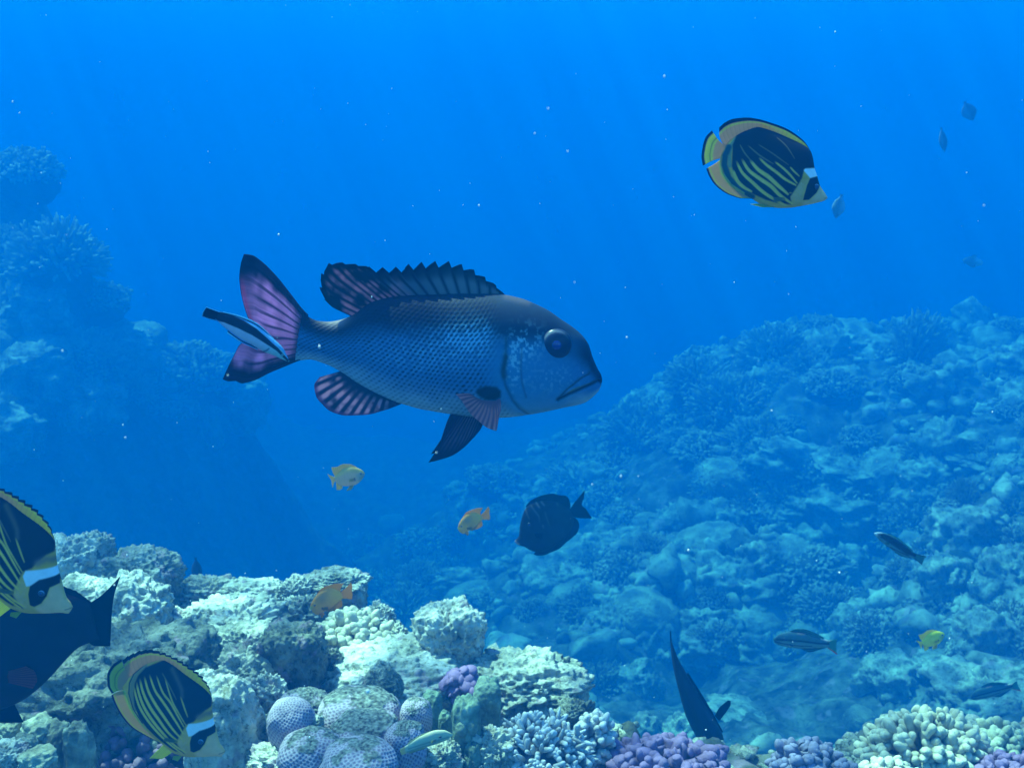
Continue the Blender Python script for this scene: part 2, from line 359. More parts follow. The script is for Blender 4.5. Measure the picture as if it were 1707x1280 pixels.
def rock(px, py, d, w, h, label, name="reef_boulder", cat="rock", mat=None, seed=0, p=2.6, amp=0.22, freq=1.7, knob=0.06, kfreq=5.0, rough=0.03, skirt=2.5, n=6, dep=0.9, rz=0.0, group=None, taper=0.0):
    a, b = pxsize(w / 2, d), pxsize(h / 2, d)
    V, F = lump(n, (a, a * dep, b), p, amp, freq, seed, knob * 1.5, kfreq, skirt, rough * 1.5, taper)
    o = link(name, V, F, mat or M_rock); o.location = P(px, py, d); o.rotation_euler.z = rz
    return tag(o, label, cat, group)
# ------------------------------------------------------------------ the near reef
G = "rocks of the near reef shelf"
def near_reef():
    K = dict(group=G)
    rock(128, 950, 2.42, 98, 110, "rounded two-tier coral head standing behind the striped fish at the frame edge", "coral_boulder", "coral rock", M_white, 3, 2.4, 0.25, 2.2, 0.07, 6, 0.04, 3.0, **K)
    rock(150, 925, 2.44, 70, 70, "knobby crown of rock on the two-tier coral head", "coral_boulder", "coral rock", M_rock, 8, 2.4, 0.25, 2.2, 0.09, 7, 0.05, 2.0, **K)
    rock(238, 962, 2.3, 112, 84, "flat-topped grey coral head beside the dark fish's tail", "coral_boulder", "coral rock", M_rock, 5, 3.0, 0.2, 2.2, 0.09, 7, 0.05, 3.0, **K)
    rock(215, 1028, 2.05, 125, 110, "sunlit lumpy ledge right behind the dark tail fin", "reef_rock", "rock", M_white, 11, 2.6, 0.25, 1.7, 0.1, 6, 0.05, 2.5, **K)
    rock(148, 1010, 2.1, 110, 90, "pale smooth-topped slab just left of the dark tail fin tip", "reef_rock", "rock", M_white, 14, 2.6, 0.18, 1.5, 0.05, 5, 0.03, 2.5, **K)
    rock(185, 1172, 1.84, 300, 215, "big shaded boulder wall behind the lower butterflyfish", "reef_boulder", "rock", M_dark, 17, 4.0, 0.22, 1.6, 0.10, 4, 0.05, 2.5, **K)
    rock(352, 995, 2.38, 100, 60, "jagged low rock at the shelf edge under the hazy valley", "reef_rock", "rock", M_rock, 21, 2.3, 0.35, 2.2, 0.12, 6, 0.06, 2.5, **K)
    rock(372, 975, 2.42, 34, 26, "little upright knob of rock on the shelf edge", "reef_rock", "rock", M_rock, 22, 2.4, 0.3, 2, 0.1, 5, 0.06, 2.5, **K)
    rock(424, 1000, 2.36, 108, 56, "broad whale-backed rock on the shelf edge", "reef_rock", "rock", M_white, 23, 2.5, 0.28, 2.0, 0.07, 5, 0.05, 2.5, **K)
    rock(497, 988, 2.32, 56, 50, "knobbly cauliflower rock left of the orange damselfish", "coral_boulder", "coral rock", M_white, 26, 2.2, 0.2, 2.5, 0.14, 7, 0.06, 4.0, **K)
    rock(500, 1035, 2.2, 80, 70, "honey-pored rock directly below the cauliflower rock", "coral_boulder", "coral rock", M_rock, 29, 2.3, 0.25, 2.5, 0.12, 7, 0.06, 2.5, **K)
    rock(560, 975, 2.36, 100, 44, "smooth domed rock behind the orange damselfish's back", "coral_boulder", "coral rock", M_rock, 31, 2.3, 0.2, 2, 0.06, 7, 0.05, 5.0, **K)
    rock(446, 1022, 2.22, 44, 34, "small smooth round knob of coral among the pale rubble", "coral_boulder", "coral rock", M_rock, 33, 2.2, 0.1, 2, 0.03, 5, 0.02, 2.5, **K)
    rock(392, 1045, 2.12, 150, 66, "bright sunlit rubble rock in the middle of the left shelf", "reef_rock", "rock", M_white, 36, 2.4, 0.35, 2.3, 0.14, 6, 0.07, 2.0, **K)
    rock(312, 1050, 2.1, 76, 66, "pale boulder between the shaded wall and the bright rubble", "reef_rock", "rock", M_white, 38, 2.4, 0.3, 2.1, 0.1, 6, 0.06, 2.5, **K)
    rock(396, 1092, 1.98, 120, 80, "pitted dark-faced rock below the bright rubble", "reef_rock", "rock", M_rock, 41, 2.8, 0.25, 2.1, 0.12, 7, 0.07, 2.5, **K)
    rock(335, 1100, 1.96, 76, 90, "grey rounded stump above the butterflyfish's back", "reef_rock", "rock", M_rock, 44, 2.8, 0.2, 2.0, 0.07, 5, 0.04, 2.5, **K)
    rock(489, 1102, 1.84, 96, 118, "dark square block of rock standing in its own shade", "reef_block", "rock", M_dark, 47, 4.5, 0.14, 1.8, 0.06, 5, 0.04, 2.0, **K)
    rock(415, 1140, 1.83, 100, 110, "tall pale rock face left of the dark square block", "reef_rock", "rock", M_rock, 51, 2.6, 0.28, 2.0, 0.1, 6, 0.06, 2.2, **K)
    rock(448, 1165, 1.76, 50, 70, "white-topped lump wedged below the dark square block", "reef_rock", "rock", M_white, 52, 2.6, 0.28, 2.4, 0.1, 6, 0.06, 2.2, **K)
    rock(372, 1205, 1.62, 118, 165, "large smooth boulder with a white crown in front of the butterflyfish's face", "coral_boulder", "coral rock", M_white, 55, 2.5, 0.14, 1.8, 0.07, 4, 0.02, 2.0, **K)
    rock(338, 1140, 1.66, 44, 50, "small white cap at the upper side of the smooth boulder", "coral_boulder", "coral rock", M_white, 57, 2.3, 0.14, 1.8, 0.07, 4, 0.02, 2.0, **K)
    rock(630, 1030, 2.2, 46, 40, "white crumbly knob behind the cream finger coral", "reef_rock", "rock", M_white, 61, 2.3, 0.3, 2.5, 0.14, 7, 0.07, 4.5, **K)
    rock(648, 1066, 2.1, 54, 50, "small rock at the right side of the cream finger coral", "reef_rock", "rock", M_rock, 62, 2.4, 0.3, 2.2, 0.12, 6, 0.06, 3.0, **K)
    rock(750, 1072, 2.0, 98, 118, "tall white-topped pillar of rock on the shelf edge over the valley", "reef_pillar", "rock", M_white, 65, 3.2, 0.2, 1.7, 0.08, 6, 0.05, 2.2, taper=-0.12, **K)
    rock(705, 1085, 2.0, 60, 56, "sunlit shoulder of rock leaning on the white-topped pillar", "reef_rock", "rock", M_white, 67, 2.5, 0.3, 2.2, 0.12, 6, 0.06, 2.5, **K)
    rock(652, 1135, 1.92, 235, 110, "wide cream mound speckled with turf above the honeycomb corals", "reef_mound", "rock", M_white, 71, 2.4, 0.18, 1.8, 0.06, 7, 0.05, 1.8, **K)
    rock(636, 1132, 1.78, 62, 62, "smooth cone-shaped grey rock sitting on the cream mound", "cone_rock", "rock", M_rock, 73, 2.0, 0.15, 1.6, 0.05, 5, 0.03, 1.2, taper=0.45, **K)
    rock(598, 1142, 1.78, 34, 26, "small white fin of rock beside the cone-shaped rock", "reef_rock", "rock", M_white, 74, 2.4, 0.2, 2, 0.05, 5, 0.03, 2.0, **K)
    rock(556, 1112, 1.9, 40, 52, "crumbly upright lump between the dark block and the cream mound", "reef_rock", "rock", M_rock, 77, 2.4, 0.25, 2.5, 0.14, 8, 0.06, 2.5, **K)
    rock(872, 1146, 1.94, 175, 92, "broad brown-pitted boulder behind the white staghorn tuft", "reef_boulder", "rock", M_rock, 81, 2.5, 0.25, 2.0, 0.1, 6, 0.06, 2.2, **K)
    rock(862, 1112, 1.97, 60, 30, "pointed crest on top of the brown-pitted boulder", "reef_rock", "rock", M_rock, 82, 2.2, 0.3, 2.0, 0.12, 6, 0.06, 2.2, **K)
    rock(935, 1170, 1.9, 56, 70, "grey knuckle at the right end of the brown-pitted boulder", "reef_rock", "rock", M_rock, 84, 2.4, 0.25, 2.0, 0.1, 6, 0.05, 2.2, **K)
    rock(818, 1262, 1.6, 80, 80, "dark crumbly rock at the foot of the white staghorn tuft", "reef_rock", "rock", M_rock, 87, 2.5, 0.3, 2.3, 0.14, 7, 0.07, 1.8, **K)
    rock(470, 1275, 1.56, 100, 50, "cream rough rock lying in the bottom foreground left of the honeycomb corals", "reef_rock", "rock", M_white, 91, 2.5, 0.3, 2.3, 0.14, 7, 0.07, 1.8, **K)
    rock(447, 1225, 1.66, 50, 60, "small grey rock tucked between the smooth boulder and the round honeycomb coral", "reef_rock", "rock", M_rock, 92, 2.5, 0.3, 2.3, 0.1, 6, 0.06, 1.8, **K)
    rock(527, 1206, 1.58, 24, 22, "tiny cream stone caught between two honeycomb corals", "pebble", "rock", M_white, 93, 2.5, 0.3, 2.3, 0.14, 6, 0.07, 1.5, n=5, **K)
    rock(735, 1262, 1.56, 60, 46, "purplish crusted stone below the teal sponge pillars", "reef_rock", "rock", M_rock, 94, 2.5, 0.3, 2.3, 0.12, 6, 0.06, 1.8, **K)
    rock(960, 1200, 1.82, 60, 60, "shadowed rock between the two white staghorn tufts", "reef_rock", "rock", M_dark, 95, 2.5, 0.3, 2.3, 0.12, 6, 0.06, 1.8, **K)
    rock(10, 1262, 1.5, 60, 40, "bright knobbly stone in the bottom corner of the foreground", "reef_rock", "rock", M_white, 96, 2.5, 0.25, 2.3, 0.16, 5, 0.05, 1.8, **K)
    # honeycomb corals
    g = "honeycomb coral heads"
    def hc(px, py, d, w, h, ncell, dead, seed, label, dep=0.9, **kw):
        a, b = pxsize(w / 2, d), pxsize(h / 2, d)
        V, F, c = honeycomb((a, a * dep, b), int(ncell * 2.0), seed, 0.028, 6, dead, **kw)
        o = link("honeycomb_coral", V, F, M_brain, None, c); o.location = P(px, py, d); tag(o, label, "coral", g)
    hc(485, 1205, 1.58, 80, 84, 420, 0.0, 1, "smooth round mauve honeycomb coral at the left end of its cluster")
    hc(508, 1190, 1.7, 92, 78, 420, 0.42, 2, "mauve honeycomb coral with a turf-covered crest behind the smooth round one")
    hc(598, 1192, 1.66, 140, 84, 620, 0.5, 3, "wide honeycomb coral whose upper half is dead and rough below the cream mound")
    hc(606, 1228, 1.58, 118, 78, 520, 0.72, 4, "half-dead honeycomb coral with a rough crest in the cluster centre", amp=0.12)
    hc(522, 1262, 1.53, 112, 92, 420, 0.45, 5, "grey-blue honeycomb coral low in the foreground with a rough crest")
    hc(600, 1275, 1.48, 128, 84, 420, 0.35, 6, "large pale honeycomb coral nearest the camera at the bottom edge")
    hc(694, 1196, 1.63, 54, 66, 300, 0.2, 7, "narrow upright honeycomb coral beside the teal sponge pillars")
    hc(676, 1240, 1.53, 70, 74, 300, 0.3, 8, "honeycomb coral behind the pale wrasse", amp=0.1)
    # teal sponge pillars
    g = "teal sponge pillars"
    def pillar(px, py, d, w, h, seed, label, bumps=()):
        a, b = pxsize(w / 2, d), pxsize(h / 2, d)
        V, F = lump(5, (a, a, b), 3.2, 0.16, 1.8, seed, 0.06, 4, 1.5, 0.025)
        c = np.array((0.20, 0.27, 0.20)) * (1 + 0.45 * fbm(V * 30, 3, seed))[:, None]
        c = c + sstep(0.35, 0.75, fbm(V * 45, 2, seed + 4) + 0.25 * (V[:, 2] / b))[:, None] * np.array((0.2, 0.2, 0.14))
        for bx, bz, br in bumps:
            V2, F2 = lump(3, (br * a, br * a, br * a * 1.3), 2.1, 0.1, 2, seed + 5); V2 = V2 + np.array([bx * a, -a * 0.75, bz * b])
            F = np.concatenate([F, F2 + len(V)]); V = np.concatenate([V, V2]); c = np.concatenate([c, np.tile((0.24, 0.28, 0.2), (len(V2), 1))])
        o = link("sponge_pillar", V, F, M_sponge, None, c); o.location = P(px, py, d); tag(o, label, "sponge", g)
    pillar(719, 1190, 1.72, 35, 74, 1, "flat-topped teal sponge pillar right of the narrow honeycomb coral")
    pillar(742, 1215, 1.66, 22, 60, 2, "thin teal sponge pillar in the gap between two thicker ones")
    pillar(778, 1222, 1.6, 46, 128, 3, "tallest teal sponge pillar with knuckled lobes", ((-0.3, 0.3, 0.5), (0.45, 0.35, 0.45), (0.1, 0.05, 0.4)))
    pillar(813, 1172, 1.74, 44, 84, 4, "blunt teal sponge pillar leaning on the brown-pitted boulder")
    pillar(790, 1262, 1.58, 30, 60, 5, "short teal sponge stub at the foot of the tallest pillar")
    # leather lobes in the lower left
    g = "grey-green leather coral lobes"
    def lobe(px, py, d, w, h, seed, label):
        a, b = pxsize(w / 2, d), pxsize(h / 2, d)
        V, F = lump(5, (a, a, b), 2.3, 0.2, 1.8, seed, 0.12, 3, 1.8, 0.03)
        c = np.array((0.36, 0.37, 0.27)) * (1 + 0.8 * fbm(V * 45, 4, seed))[:, None]
        o = link("leather_coral", V, F, M_sponge, None, c); o.location = P(px, py, d); tag(o, label, "coral", g)
    lobe(68, 1225, 1.6, 56, 56, 11, "rounded leather coral lobe under the dark fish's belly")
    lobe(132, 1250, 1.58, 46, 96, 12, "tall leather coral column left of the lower butterflyfish")
    lobe(98, 1240, 1.6, 50, 70, 13, "leather coral lobe joined to the tall column")
    lobe(36, 1250, 1.54, 46, 46, 14, "small leather coral lobe near the bottom corner")
    lobe(62, 1266, 1.48, 54, 40, 15, "bright wide leather coral lobe along the bottom edge")
    lobe(22, 1215, 1.62, 40, 44, 16, "leather coral lobe below the dark fish's fin")
    # branching corals
    def bc(name, px, py, d, w, h, nb, rpx, seed, label, group=None, dep=0.8, **kw):
        a, b = pxsize(w / 2, d), pxsize(h, d)
        V, F, c = branching(nb, (a, a * dep, b * 0.75), pxsize(rpx, d), seed, **kw)
        o = link(name, V, F, M_coral, None, c); o.location = P(px, py + h * 0.25, d); return tag(o, label, "coral", group)
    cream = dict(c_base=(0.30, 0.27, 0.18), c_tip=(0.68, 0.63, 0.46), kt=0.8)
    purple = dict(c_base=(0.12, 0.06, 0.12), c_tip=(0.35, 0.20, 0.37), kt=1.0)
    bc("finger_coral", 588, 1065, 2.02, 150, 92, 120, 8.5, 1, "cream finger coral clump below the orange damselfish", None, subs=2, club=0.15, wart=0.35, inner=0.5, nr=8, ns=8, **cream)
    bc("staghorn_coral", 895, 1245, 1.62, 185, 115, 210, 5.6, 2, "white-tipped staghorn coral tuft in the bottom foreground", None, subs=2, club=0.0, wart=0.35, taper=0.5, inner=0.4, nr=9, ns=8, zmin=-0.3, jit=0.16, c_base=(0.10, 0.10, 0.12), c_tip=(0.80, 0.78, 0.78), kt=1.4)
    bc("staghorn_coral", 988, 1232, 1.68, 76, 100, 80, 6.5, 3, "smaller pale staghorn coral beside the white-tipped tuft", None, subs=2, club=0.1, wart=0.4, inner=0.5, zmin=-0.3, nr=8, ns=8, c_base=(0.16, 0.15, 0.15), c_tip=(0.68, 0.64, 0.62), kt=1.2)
    bc("finger_coral", 1110, 1272, 1.64, 200, 62, 150, 9, 4, "violet finger coral clump below the diving dark fish", "violet finger corals", subs=1, club=0.25, wart=0.25, inner=0.55, zmin=-0.1, nr=8, ns=8, **purple)
    bc("finger_coral", 1350, 1274, 1.7, 140, 60, 110, 8, 5, "blue-violet finger coral left of the big cream coral", "violet finger corals", subs=1, club=0.25, wart=0.25, inner=0.55, zmin=-0.1, nr=8, ns=8, c_base=(0.10, 0.09, 0.14), c_tip=(0.36, 0.30, 0.44))
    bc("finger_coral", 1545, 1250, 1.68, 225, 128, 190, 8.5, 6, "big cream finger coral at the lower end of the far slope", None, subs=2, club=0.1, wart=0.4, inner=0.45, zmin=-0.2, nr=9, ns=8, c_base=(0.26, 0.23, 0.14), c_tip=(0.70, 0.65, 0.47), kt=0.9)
    bc("finger_coral", 1672, 1250, 1.86, 130, 90, 130, 8, 7, "greenish finger coral behind the big cream one", None, subs=2, club=0.2, wart=0.3, inner=0.5, zmin=-0.2, c_base=(0.18, 0.19, 0.13), c_tip=(0.46, 0.48, 0.36), kt=0.9)
    bc("finger_coral", 1685, 1285, 1.6, 110, 46, 90, 8, 8, "pinkish violet finger coral in the bottom corner beyond the cream coral", "violet finger corals", subs=1, club=0.25, wart=0.25, inner=0.55, zmin=-0.1, **purple)
    bc("finger_coral", 1480, 1290, 1.55, 90, 40, 60, 8, 14, "low cream finger coral in front of the big cream one", None, subs=1, club=0.15, wart=0.3, inner=0.5, zmin=-0.1, **cream)
    bc("knob_coral", 768, 1140, 1.82, 58, 52, 26, 9, 9, "small pink-violet knob coral in front of the white-topped pillar", None, subs=1, club=0.4, wart=0.1, inner=0.4, zmin=0.0, taper=1.0, c_base=(0.24, 0.14, 0.26), c_tip=(0.42, 0.22, 0.42))
    bc("finger_coral", 235, 1262, 1.72, 170, 130, 120, 8, 10, "dark plum finger coral in the shade under the lower butterflyfish", "violet finger corals", subs=1, club=0.3, wart=0.2, inner=0.6, zmin=-0.3, c_base=(0.10, 0.06, 0.10), c_tip=(0.24, 0.14, 0.22))  # violet darkened to carry the shade it lies in
    bc("finger_coral", 812, 1128, 1.98, 40, 36, 34, 4, 11, "tiny green branching coral between the pillar and the brown boulder", None, subs=1, club=0.1, wart=0.2, inner=0.4, zmin=0, c_base=(0.15, 0.18, 0.1), c_tip=(0.42, 0.46, 0.32))
    bc("finger_coral", 418, 1152, 1.7, 40, 46, 30, 5, 12, "small knobbly branching coral on the tall pale rock face", None, subs=1, club=0.3, wart=0.3, inner=0.4, zmin=-0.2, c_base=(0.25, 0.2, 0.17), c_tip=(0.55, 0.5, 0.4))
near_reef()
def shelf_knobs():
    rng = np.random.default_rng(44); pr = []
    for i in range(4): V, F = lump(5, (1, 0.9, 0.85), 2.3, 0.3, 2.0, 120 + i, 0.22, 5, 1.5, 0.07); o = link("pebble_coral", V, F, [M_white, M_rock, M_white, M_rock][i]); pr.append(o.data); bpy.data.objects.remove(o)
    n = 0
    while n < 64:
        px, py = rng.uniform(150, 960), rng.uniform(985, 1260)
        if (px < 330 and py > 1075) or (px > 470 and py > 1150) or (px < 420 and py > 1110) or (540 < px < 690 and py < 1150) or (px > 680 and py < 1095): continue
        d = put(px, py, 1.3)
        if d is None or d > 2.9: continue
        d = float(d) - rng.uniform(0.0, 0.10); w = rng.uniform(22, 52); o = bpy.data.objects.new("pebble_coral", pr[int(rng.integers(4))]); COL.objects.link(o)
        a = pxsize(w / 2, d); o.scale = (a, a, a * rng.uniform(0.7, 1.2)); o.location = P(px, py, d); o.rotation_euler = (rng.normal(0, 0.3), rng.normal(0, 0.3), rng.uniform(0, 6.28)); n += 1
        tag(o, "small pale coral lump, one of many alike packed between the near rocks", "coral", "small knobs on the near shelf")
shelf_knobs()
# ------------------------------------------------------------------ the far reef
M_farc = pigment_mat("hazy_coral", 0.8, 0.1, 0.8, 13.0, 0.0, 0.3, 4.0, False, 0.08)
def hollow(px, py):
    r = False
    for a, b, c, d in ((1010, 1480, 1085, 1250), (1040, 1180, 740, 850), (1240, 1330, 1110, 1200), (1450, 1560, 1060, 1180)): r = r | ((px > a) & (px < b) & (py > c) & (py < d))
    return r
def far_reef():
    rng = np.random.default_rng(5)
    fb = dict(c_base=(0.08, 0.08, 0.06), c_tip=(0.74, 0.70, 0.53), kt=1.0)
    proto = {}
    def reg(kind, o): o.hide_render = False; proto.setdefault(kind, []).append(o.data); bpy.data.objects.remove(o)
    for i in range(2):
        V, F, c = branching(300, (1, 0.9, 0.8), 0.036, 30 + i, -0.1, 0.5, 1, 0.1, 0.3, 0.7, 0.2, 0.12, 6, 5, **fb); reg("bushy", link("bushy_coral", V, F, M_farc, None, c))
        V, F, c = branching(420, (1, 0.9, 0.62), 0.036, 40 + i, -0.05, 0.75, 1, 0.3, 0.3, 0.9, 0.2, 0.06, 5, 5, core=0.85, **fb); reg("cauliflower", link("cauliflower_coral", V, F, M_farc, None, c))
    V, F, c = branching(230, (0.9, 0.8, 1.1), 0.04, 50, 0.0, 0.3, 1, 0.1, 0.2, 0.75, 0.15, 0.1, 7, 5, up=0.35, **fb); reg("upright", link("upright_coral", V, F, M_farc, None, c))
    for i in range(3):
        V, F = lump(5, (1, 0.9, 0.7), 2.2, 0.08, 1.5, 60 + i, 0.05, 11, 1.3, 0.03); c = np.tile((0.52, 0.50, 0.38), (len(V), 1)) * (1 + 0.3 * fbm(V * 3, 3, i))[:, None]
        reg("dome", link("dome_coral", V, F, M_farc, None, c))
        V, F = lump(5, (1, 0.9, 0.7), 2.3, 0.35, 1.7, 70 + i, 0.14, 4, 1.4, 0.05); reg("lobed", link("lobed_coral", V, F, M_far))
        V, F = lump(5, (1, 0.85, 0.32), 3.0, 0.3, 1.6, 80 + i, 0.08, 4, 1.0, 0.05); reg("ledge", link("flat_rock", V, F, M_far))
        V, F = lump(5, (1, 0.9, 0.75), 2.4, 0.3, 2.0, 90 + i, 0.2, 6, 1.5, 0.05); reg("knobby", link("knobby_coral", V, F, M_far))
    names = {"bushy": "bushy_coral", "cauliflower": "cauliflower_coral", "upright": "upright_coral", "dome": "dome_coral", "lobed": "lobed_coral", "ledge": "flat_rock", "knobby": "knobby_coral"}
    def place(kind, px, py, w, h, label, group="coral colonies on the far reef", d=None):
        k = proto[kind][int(rng.integers(len(proto[kind])))]
        if d is None: d = put(px, py + h * 0.35, 2.6)
        if d is None: return
        d = float(d)
        o = bpy.data.objects.new(names[kind], k); COL.objects.link(o)
        a = pxsize(w / 2, d); o.scale = (a, a, pxsize(h, d) / 1.25)
        o.location = P(px, py + h * 0.2, d + a * (0.3 if px > 400 else -0.45)); o.rotation_euler = (rng.normal(0, 0.12), rng.normal(0, 0.12), rng.uniform(0, 6.28) if kind != "ledge" else rng.normal(0, 0.5))
        tag(o, label, "rock" if kind == "ledge" else "coral", group)
    L = [("bushy",1290,580,130,95,"wide bushy coral cap at the left end of the far ridge crest"),
      ("cauliflower",1365,545,90,70,"rounded coral cap standing next to the wide bushy cap on the ridge crest"),
      ("dome",1447,548,40,30,"small smooth coral dome alone on the ridge crest"),
      ("lobed",1420,575,60,26,"low lobed coral just under the smooth dome on the ridge"),
      ("upright",1525,575,105,90,"dome of upright finger branches in rows on the ridge crest"),
      ("cauliflower",1530,628,110,72,"rounded cauliflower coral just below the upright branching dome"),
      ("cauliflower",1390,635,120,62,"broad low coral cushion below the ridge crest"),
      ("bushy",1215,668,150,112,"large bushy coral with long pointed branches on the reef's near shoulder"),
      ("bushy",1165,630,140,85,"hazy darker bushy coral behind the large pointed one"),
      ("cauliflower",1680,545,80,52,"pale coral cap on the ridge crest at the frame edge"),
      ("knobby",1690,605,90,60,"knobby coral below the pale cap at the frame edge"),
      ("bushy",1095,680,56,46,"pale little bush coral at the outer foot of the far reef"),
      ("lobed",1207,862,78,56,"pale four-lobed coral head alone in the middle of the far slope"),
      ("cauliflower",1345,938,150,72,"wide dome coral with a fine beaded surface on the lower slope"),
      ("upright",1605,825,64,46,"small fan of upright branches among knobs on the slope"),
      ("dome",1078,1012,116,78,"big smooth hazy dome coral above the diving dark fish"),
      ("cauliflower",1183,992,86,60,"beaded dome coral between the smooth dome and the slope"),
      ("bushy",1385,1005,130,72,"branching coral thicket above the striped wrasse"),
      ("bushy",1455,1052,110,78,"branching coral thicket between the striped wrasse and the yellow fish"),
      ("dome",1352,1050,84,64,"smooth pale dome coral directly behind the striped wrasse"),
      ("dome",1436,1195,58,52,"smooth grey dome coral in the dark hollow beside the big cream coral"),
      ("ledge",1232,1182,110,44,"bright flat ledge beside the diving dark fish's fin"),
      ("lobed",1135,1218,80,60,"pale stump behind the diving dark fish"),
      ("lobed",1080,1215,60,70,"square pale stump left of the diving dark fish"),
      ("knobby",1060,1130,80,60,"knobby coral left of the diving dark fish's tail"),
      ("knobby",1245,1075,130,66,"knobby coral clump left of the striped wrasse"),
      ("bushy",1190,1060,90,60,"small branching thicket behind the diving dark fish"),
      ("cauliflower",830,795,120,66,"hazy cauliflower coral under the big fish's chest"),
      ("bushy",965,800,130,66,"hazy bush coral above the black surgeonfish"),
      ("bushy",700,965,90,66,"low bush coral behind the near shelf's white knob"),
      ("cauliflower",800,1005,110,54,"beaded coral cushion behind the white-topped pillar"),
      ("knobby",770,965,90,40,"knobby coral right of the low bush coral"),
      ("bushy",1085,912,80,52,"bright bush coral right of the black surgeonfish"),
      ("ledge",1340,890,110,34,"bright flat-topped coral ledge above the beaded dome"),
      ("lobed",1540,800,110,64,"lobed coral head in the middle right of the slope"),
      ("lobed",1610,880,130,80,"pale lobed boulder right of the dark slender wrasse"),
      ("knobby",1680,960,120,90,"cluster of round knobs at the frame edge beside the slender wrasse"),
      ("knobby",1570,960,110,80,"cluster of round knobs below the dark slender wrasse"),
      ("knobby",1650,1050,120,80,"cluster of round knobs right of the yellow fish"),
      ("ledge",1600,1110,130,50,"pale sloping ledge below the yellow fish"),
      ("lobed",1490,1120,100,60,"lobed rock under the yellow fish's tail"),
      ("ledge",1640,745,120,40,"flat ledge high on the slope near the frame edge"),
      ("ledge",1440,760,150,44,"long flat ledge in the middle of the upper slope"),
      ("lobed",1310,755,130,54,"low lobed rock under the pointed bush coral"),
      ("ledge",1290,830,110,40,"sloping pale ledge left of the middle slope"),
      ("lobed",1420,835,130,56,"pair-lobed rock in the centre of the slope"),
      ("bushy",97,425,165,130,"bushy coral head high on the hazy left wall"),
      ("cauliflower",42,275,130,84,"faint topmost coral cap on the hazy left wall"),
      ("cauliflower",110,318,110,76,"faint rounded coral just under the topmost cap of the left wall"),
      ("dome",228,556,92,46,"flat smooth dome coral jutting from the left wall"),
      ("dome",25,533,84,40,"smooth shelf-like coral on the left wall at the frame edge"),
      ("cauliflower",165,490,110,70,"rounded cushion coral between the bushy head and the flat dome of the left wall"),
      ("lobed",60,500,110,70,"lobed coral mass under the bushy head of the left wall"),
      ("cauliflower",140,590,120,76,"hazy cushion coral left of the large beaded dome"),
      ("knobby",60,610,110,80,"hazy knobby coral low on the left wall near the frame edge"),
      ("bushy",215,650,100,70,"hazy bush coral below the flat dome of the left wall"),
      ("lobed",380,650,110,70,"hazy lobed coral below the big fish's tail at the left wall's outer foot"),
      ("cauliflower",318,605,155,104,"large beaded dome coral behind the cleaner wrasse"),
      ("cauliflower",288,672,100,56,"beaded coral beneath the large dome on the left wall"),
      ("knobby",345,695,44,60,"small bright knob coral at the foot of the left wall"),
      ("lobed",18,700,100,70,"dim lobed coral low on the left wall at the frame edge"),
      ("cauliflower",12,392,60,56,"dim coral cushion at the frame edge beside the bushy head"),
      ("lobed",150,655,110,60,"dim lobed mass in the shade of the left wall"),
      ("dome",655,870,50,34,"small hazy dome on the floor of the valley")]
    for k, px, py, w, h, lab in L: place(k, px, py, w, h, lab)
    # smaller heads that crowd the slopes: nothing in the picture tells one from another
    n = 0
    kinds = ["lobed", "bushy", "dome", "knobby", "cauliflower", "bushy", "cauliflower"]
    while n < 185:
        px, py = rng.uniform(-30, 1730), rng.uniform(560, 1180)
        if px < 600 and (py > 660 or px > 360): continue
        if px < 1050 and px > 380 and py < 760: continue
        if 620 < px < 1000 and py > 1020: continue
        if hollow(px, py): continue
        d = put(px, py, 2.7)
        if d is None or d > 17: continue
        w = rng.uniform(0.04, 0.085) * FOC if d > 7 else rng.uniform(0.25, 0.6) * FOC / d
        place(kinds[int(rng.integers(7))], px, py, w, w * rng.uniform(0.5, 0.85), "small hazy blue coral head, one of the many alike that crowd the far reef slopes", "small heads crowding the far reef slopes", d); n += 1
    # rubble and encrusting knobs, uncountable
    Vs, Fs, off = [], [], 0
    pr = [lump(2, (1, 0.85, 0.7), 2.3, 0.6, 1.8, 200 + i, 0.22, 5, 1.0) for i in range(6)]
    X = rng.uniform(-11, 13, 60000); Y = 2.8 + 13.5 * rng.random(60000); dens = fbm(np.stack([X, Y, X * 0], 1) * 0.6, 3, 77)
    keep = (np.abs(X) < 0.56 * Y + 0.6) & (dens + rng.uniform(-0.35, 0.35, len(X)) > 0.03) & ((Y > 3.0) | (X > 0.9)) & (X > -0.06 * Y)
    X, Y = X[keep][:3600], Y[keep][:3600]; Z = height(X, Y); dd = Y * CF.y + Z * CF.z; hk = ~hollow(853.5 + FOC * X / dd, 640 - FOC * (Y * CU.y + Z * CU.z) / dd); X, Y, Z = X[hk], Y[hk], Z[hk]
    for x, y, z in zip(X, Y, Z):
        V, F = pr[int(rng.integers(6))]; s = min(0.036, 0.0055 * y) * math.exp(rng.normal(0.3, 0.5)); a = rng.uniform(0, 6.28)
        c, sn = math.cos(a), math.sin(a); Rm = np.array([[c, -sn, 0], [sn, c, 0], [0, 0, 1]])
        Vs.append((V * np.array([1, rng.uniform(0.6, 1), rng.uniform(0.5, 1.5)])) @ Rm.T * s + np.array([x, y, z + s * 0.3])); Fs.append(F + off); off += len(V)
    o = link("coral_rubble", np.concatenate(Vs), np.concatenate(Fs), M_far); tag(o, None, None, None, 'stuff')
    Vs, Fs, off = [], [], 0
    X = rng.uniform(-1.5, 1.6, 9000); Y = rng.uniform(1.3, 2.5, 9000)
    keep = (Y < np.interp(X, _rim_x, _rim_y) + 0.12); X, Y = X[keep][:2600], Y[keep][:2600]; Z = height(X, Y)
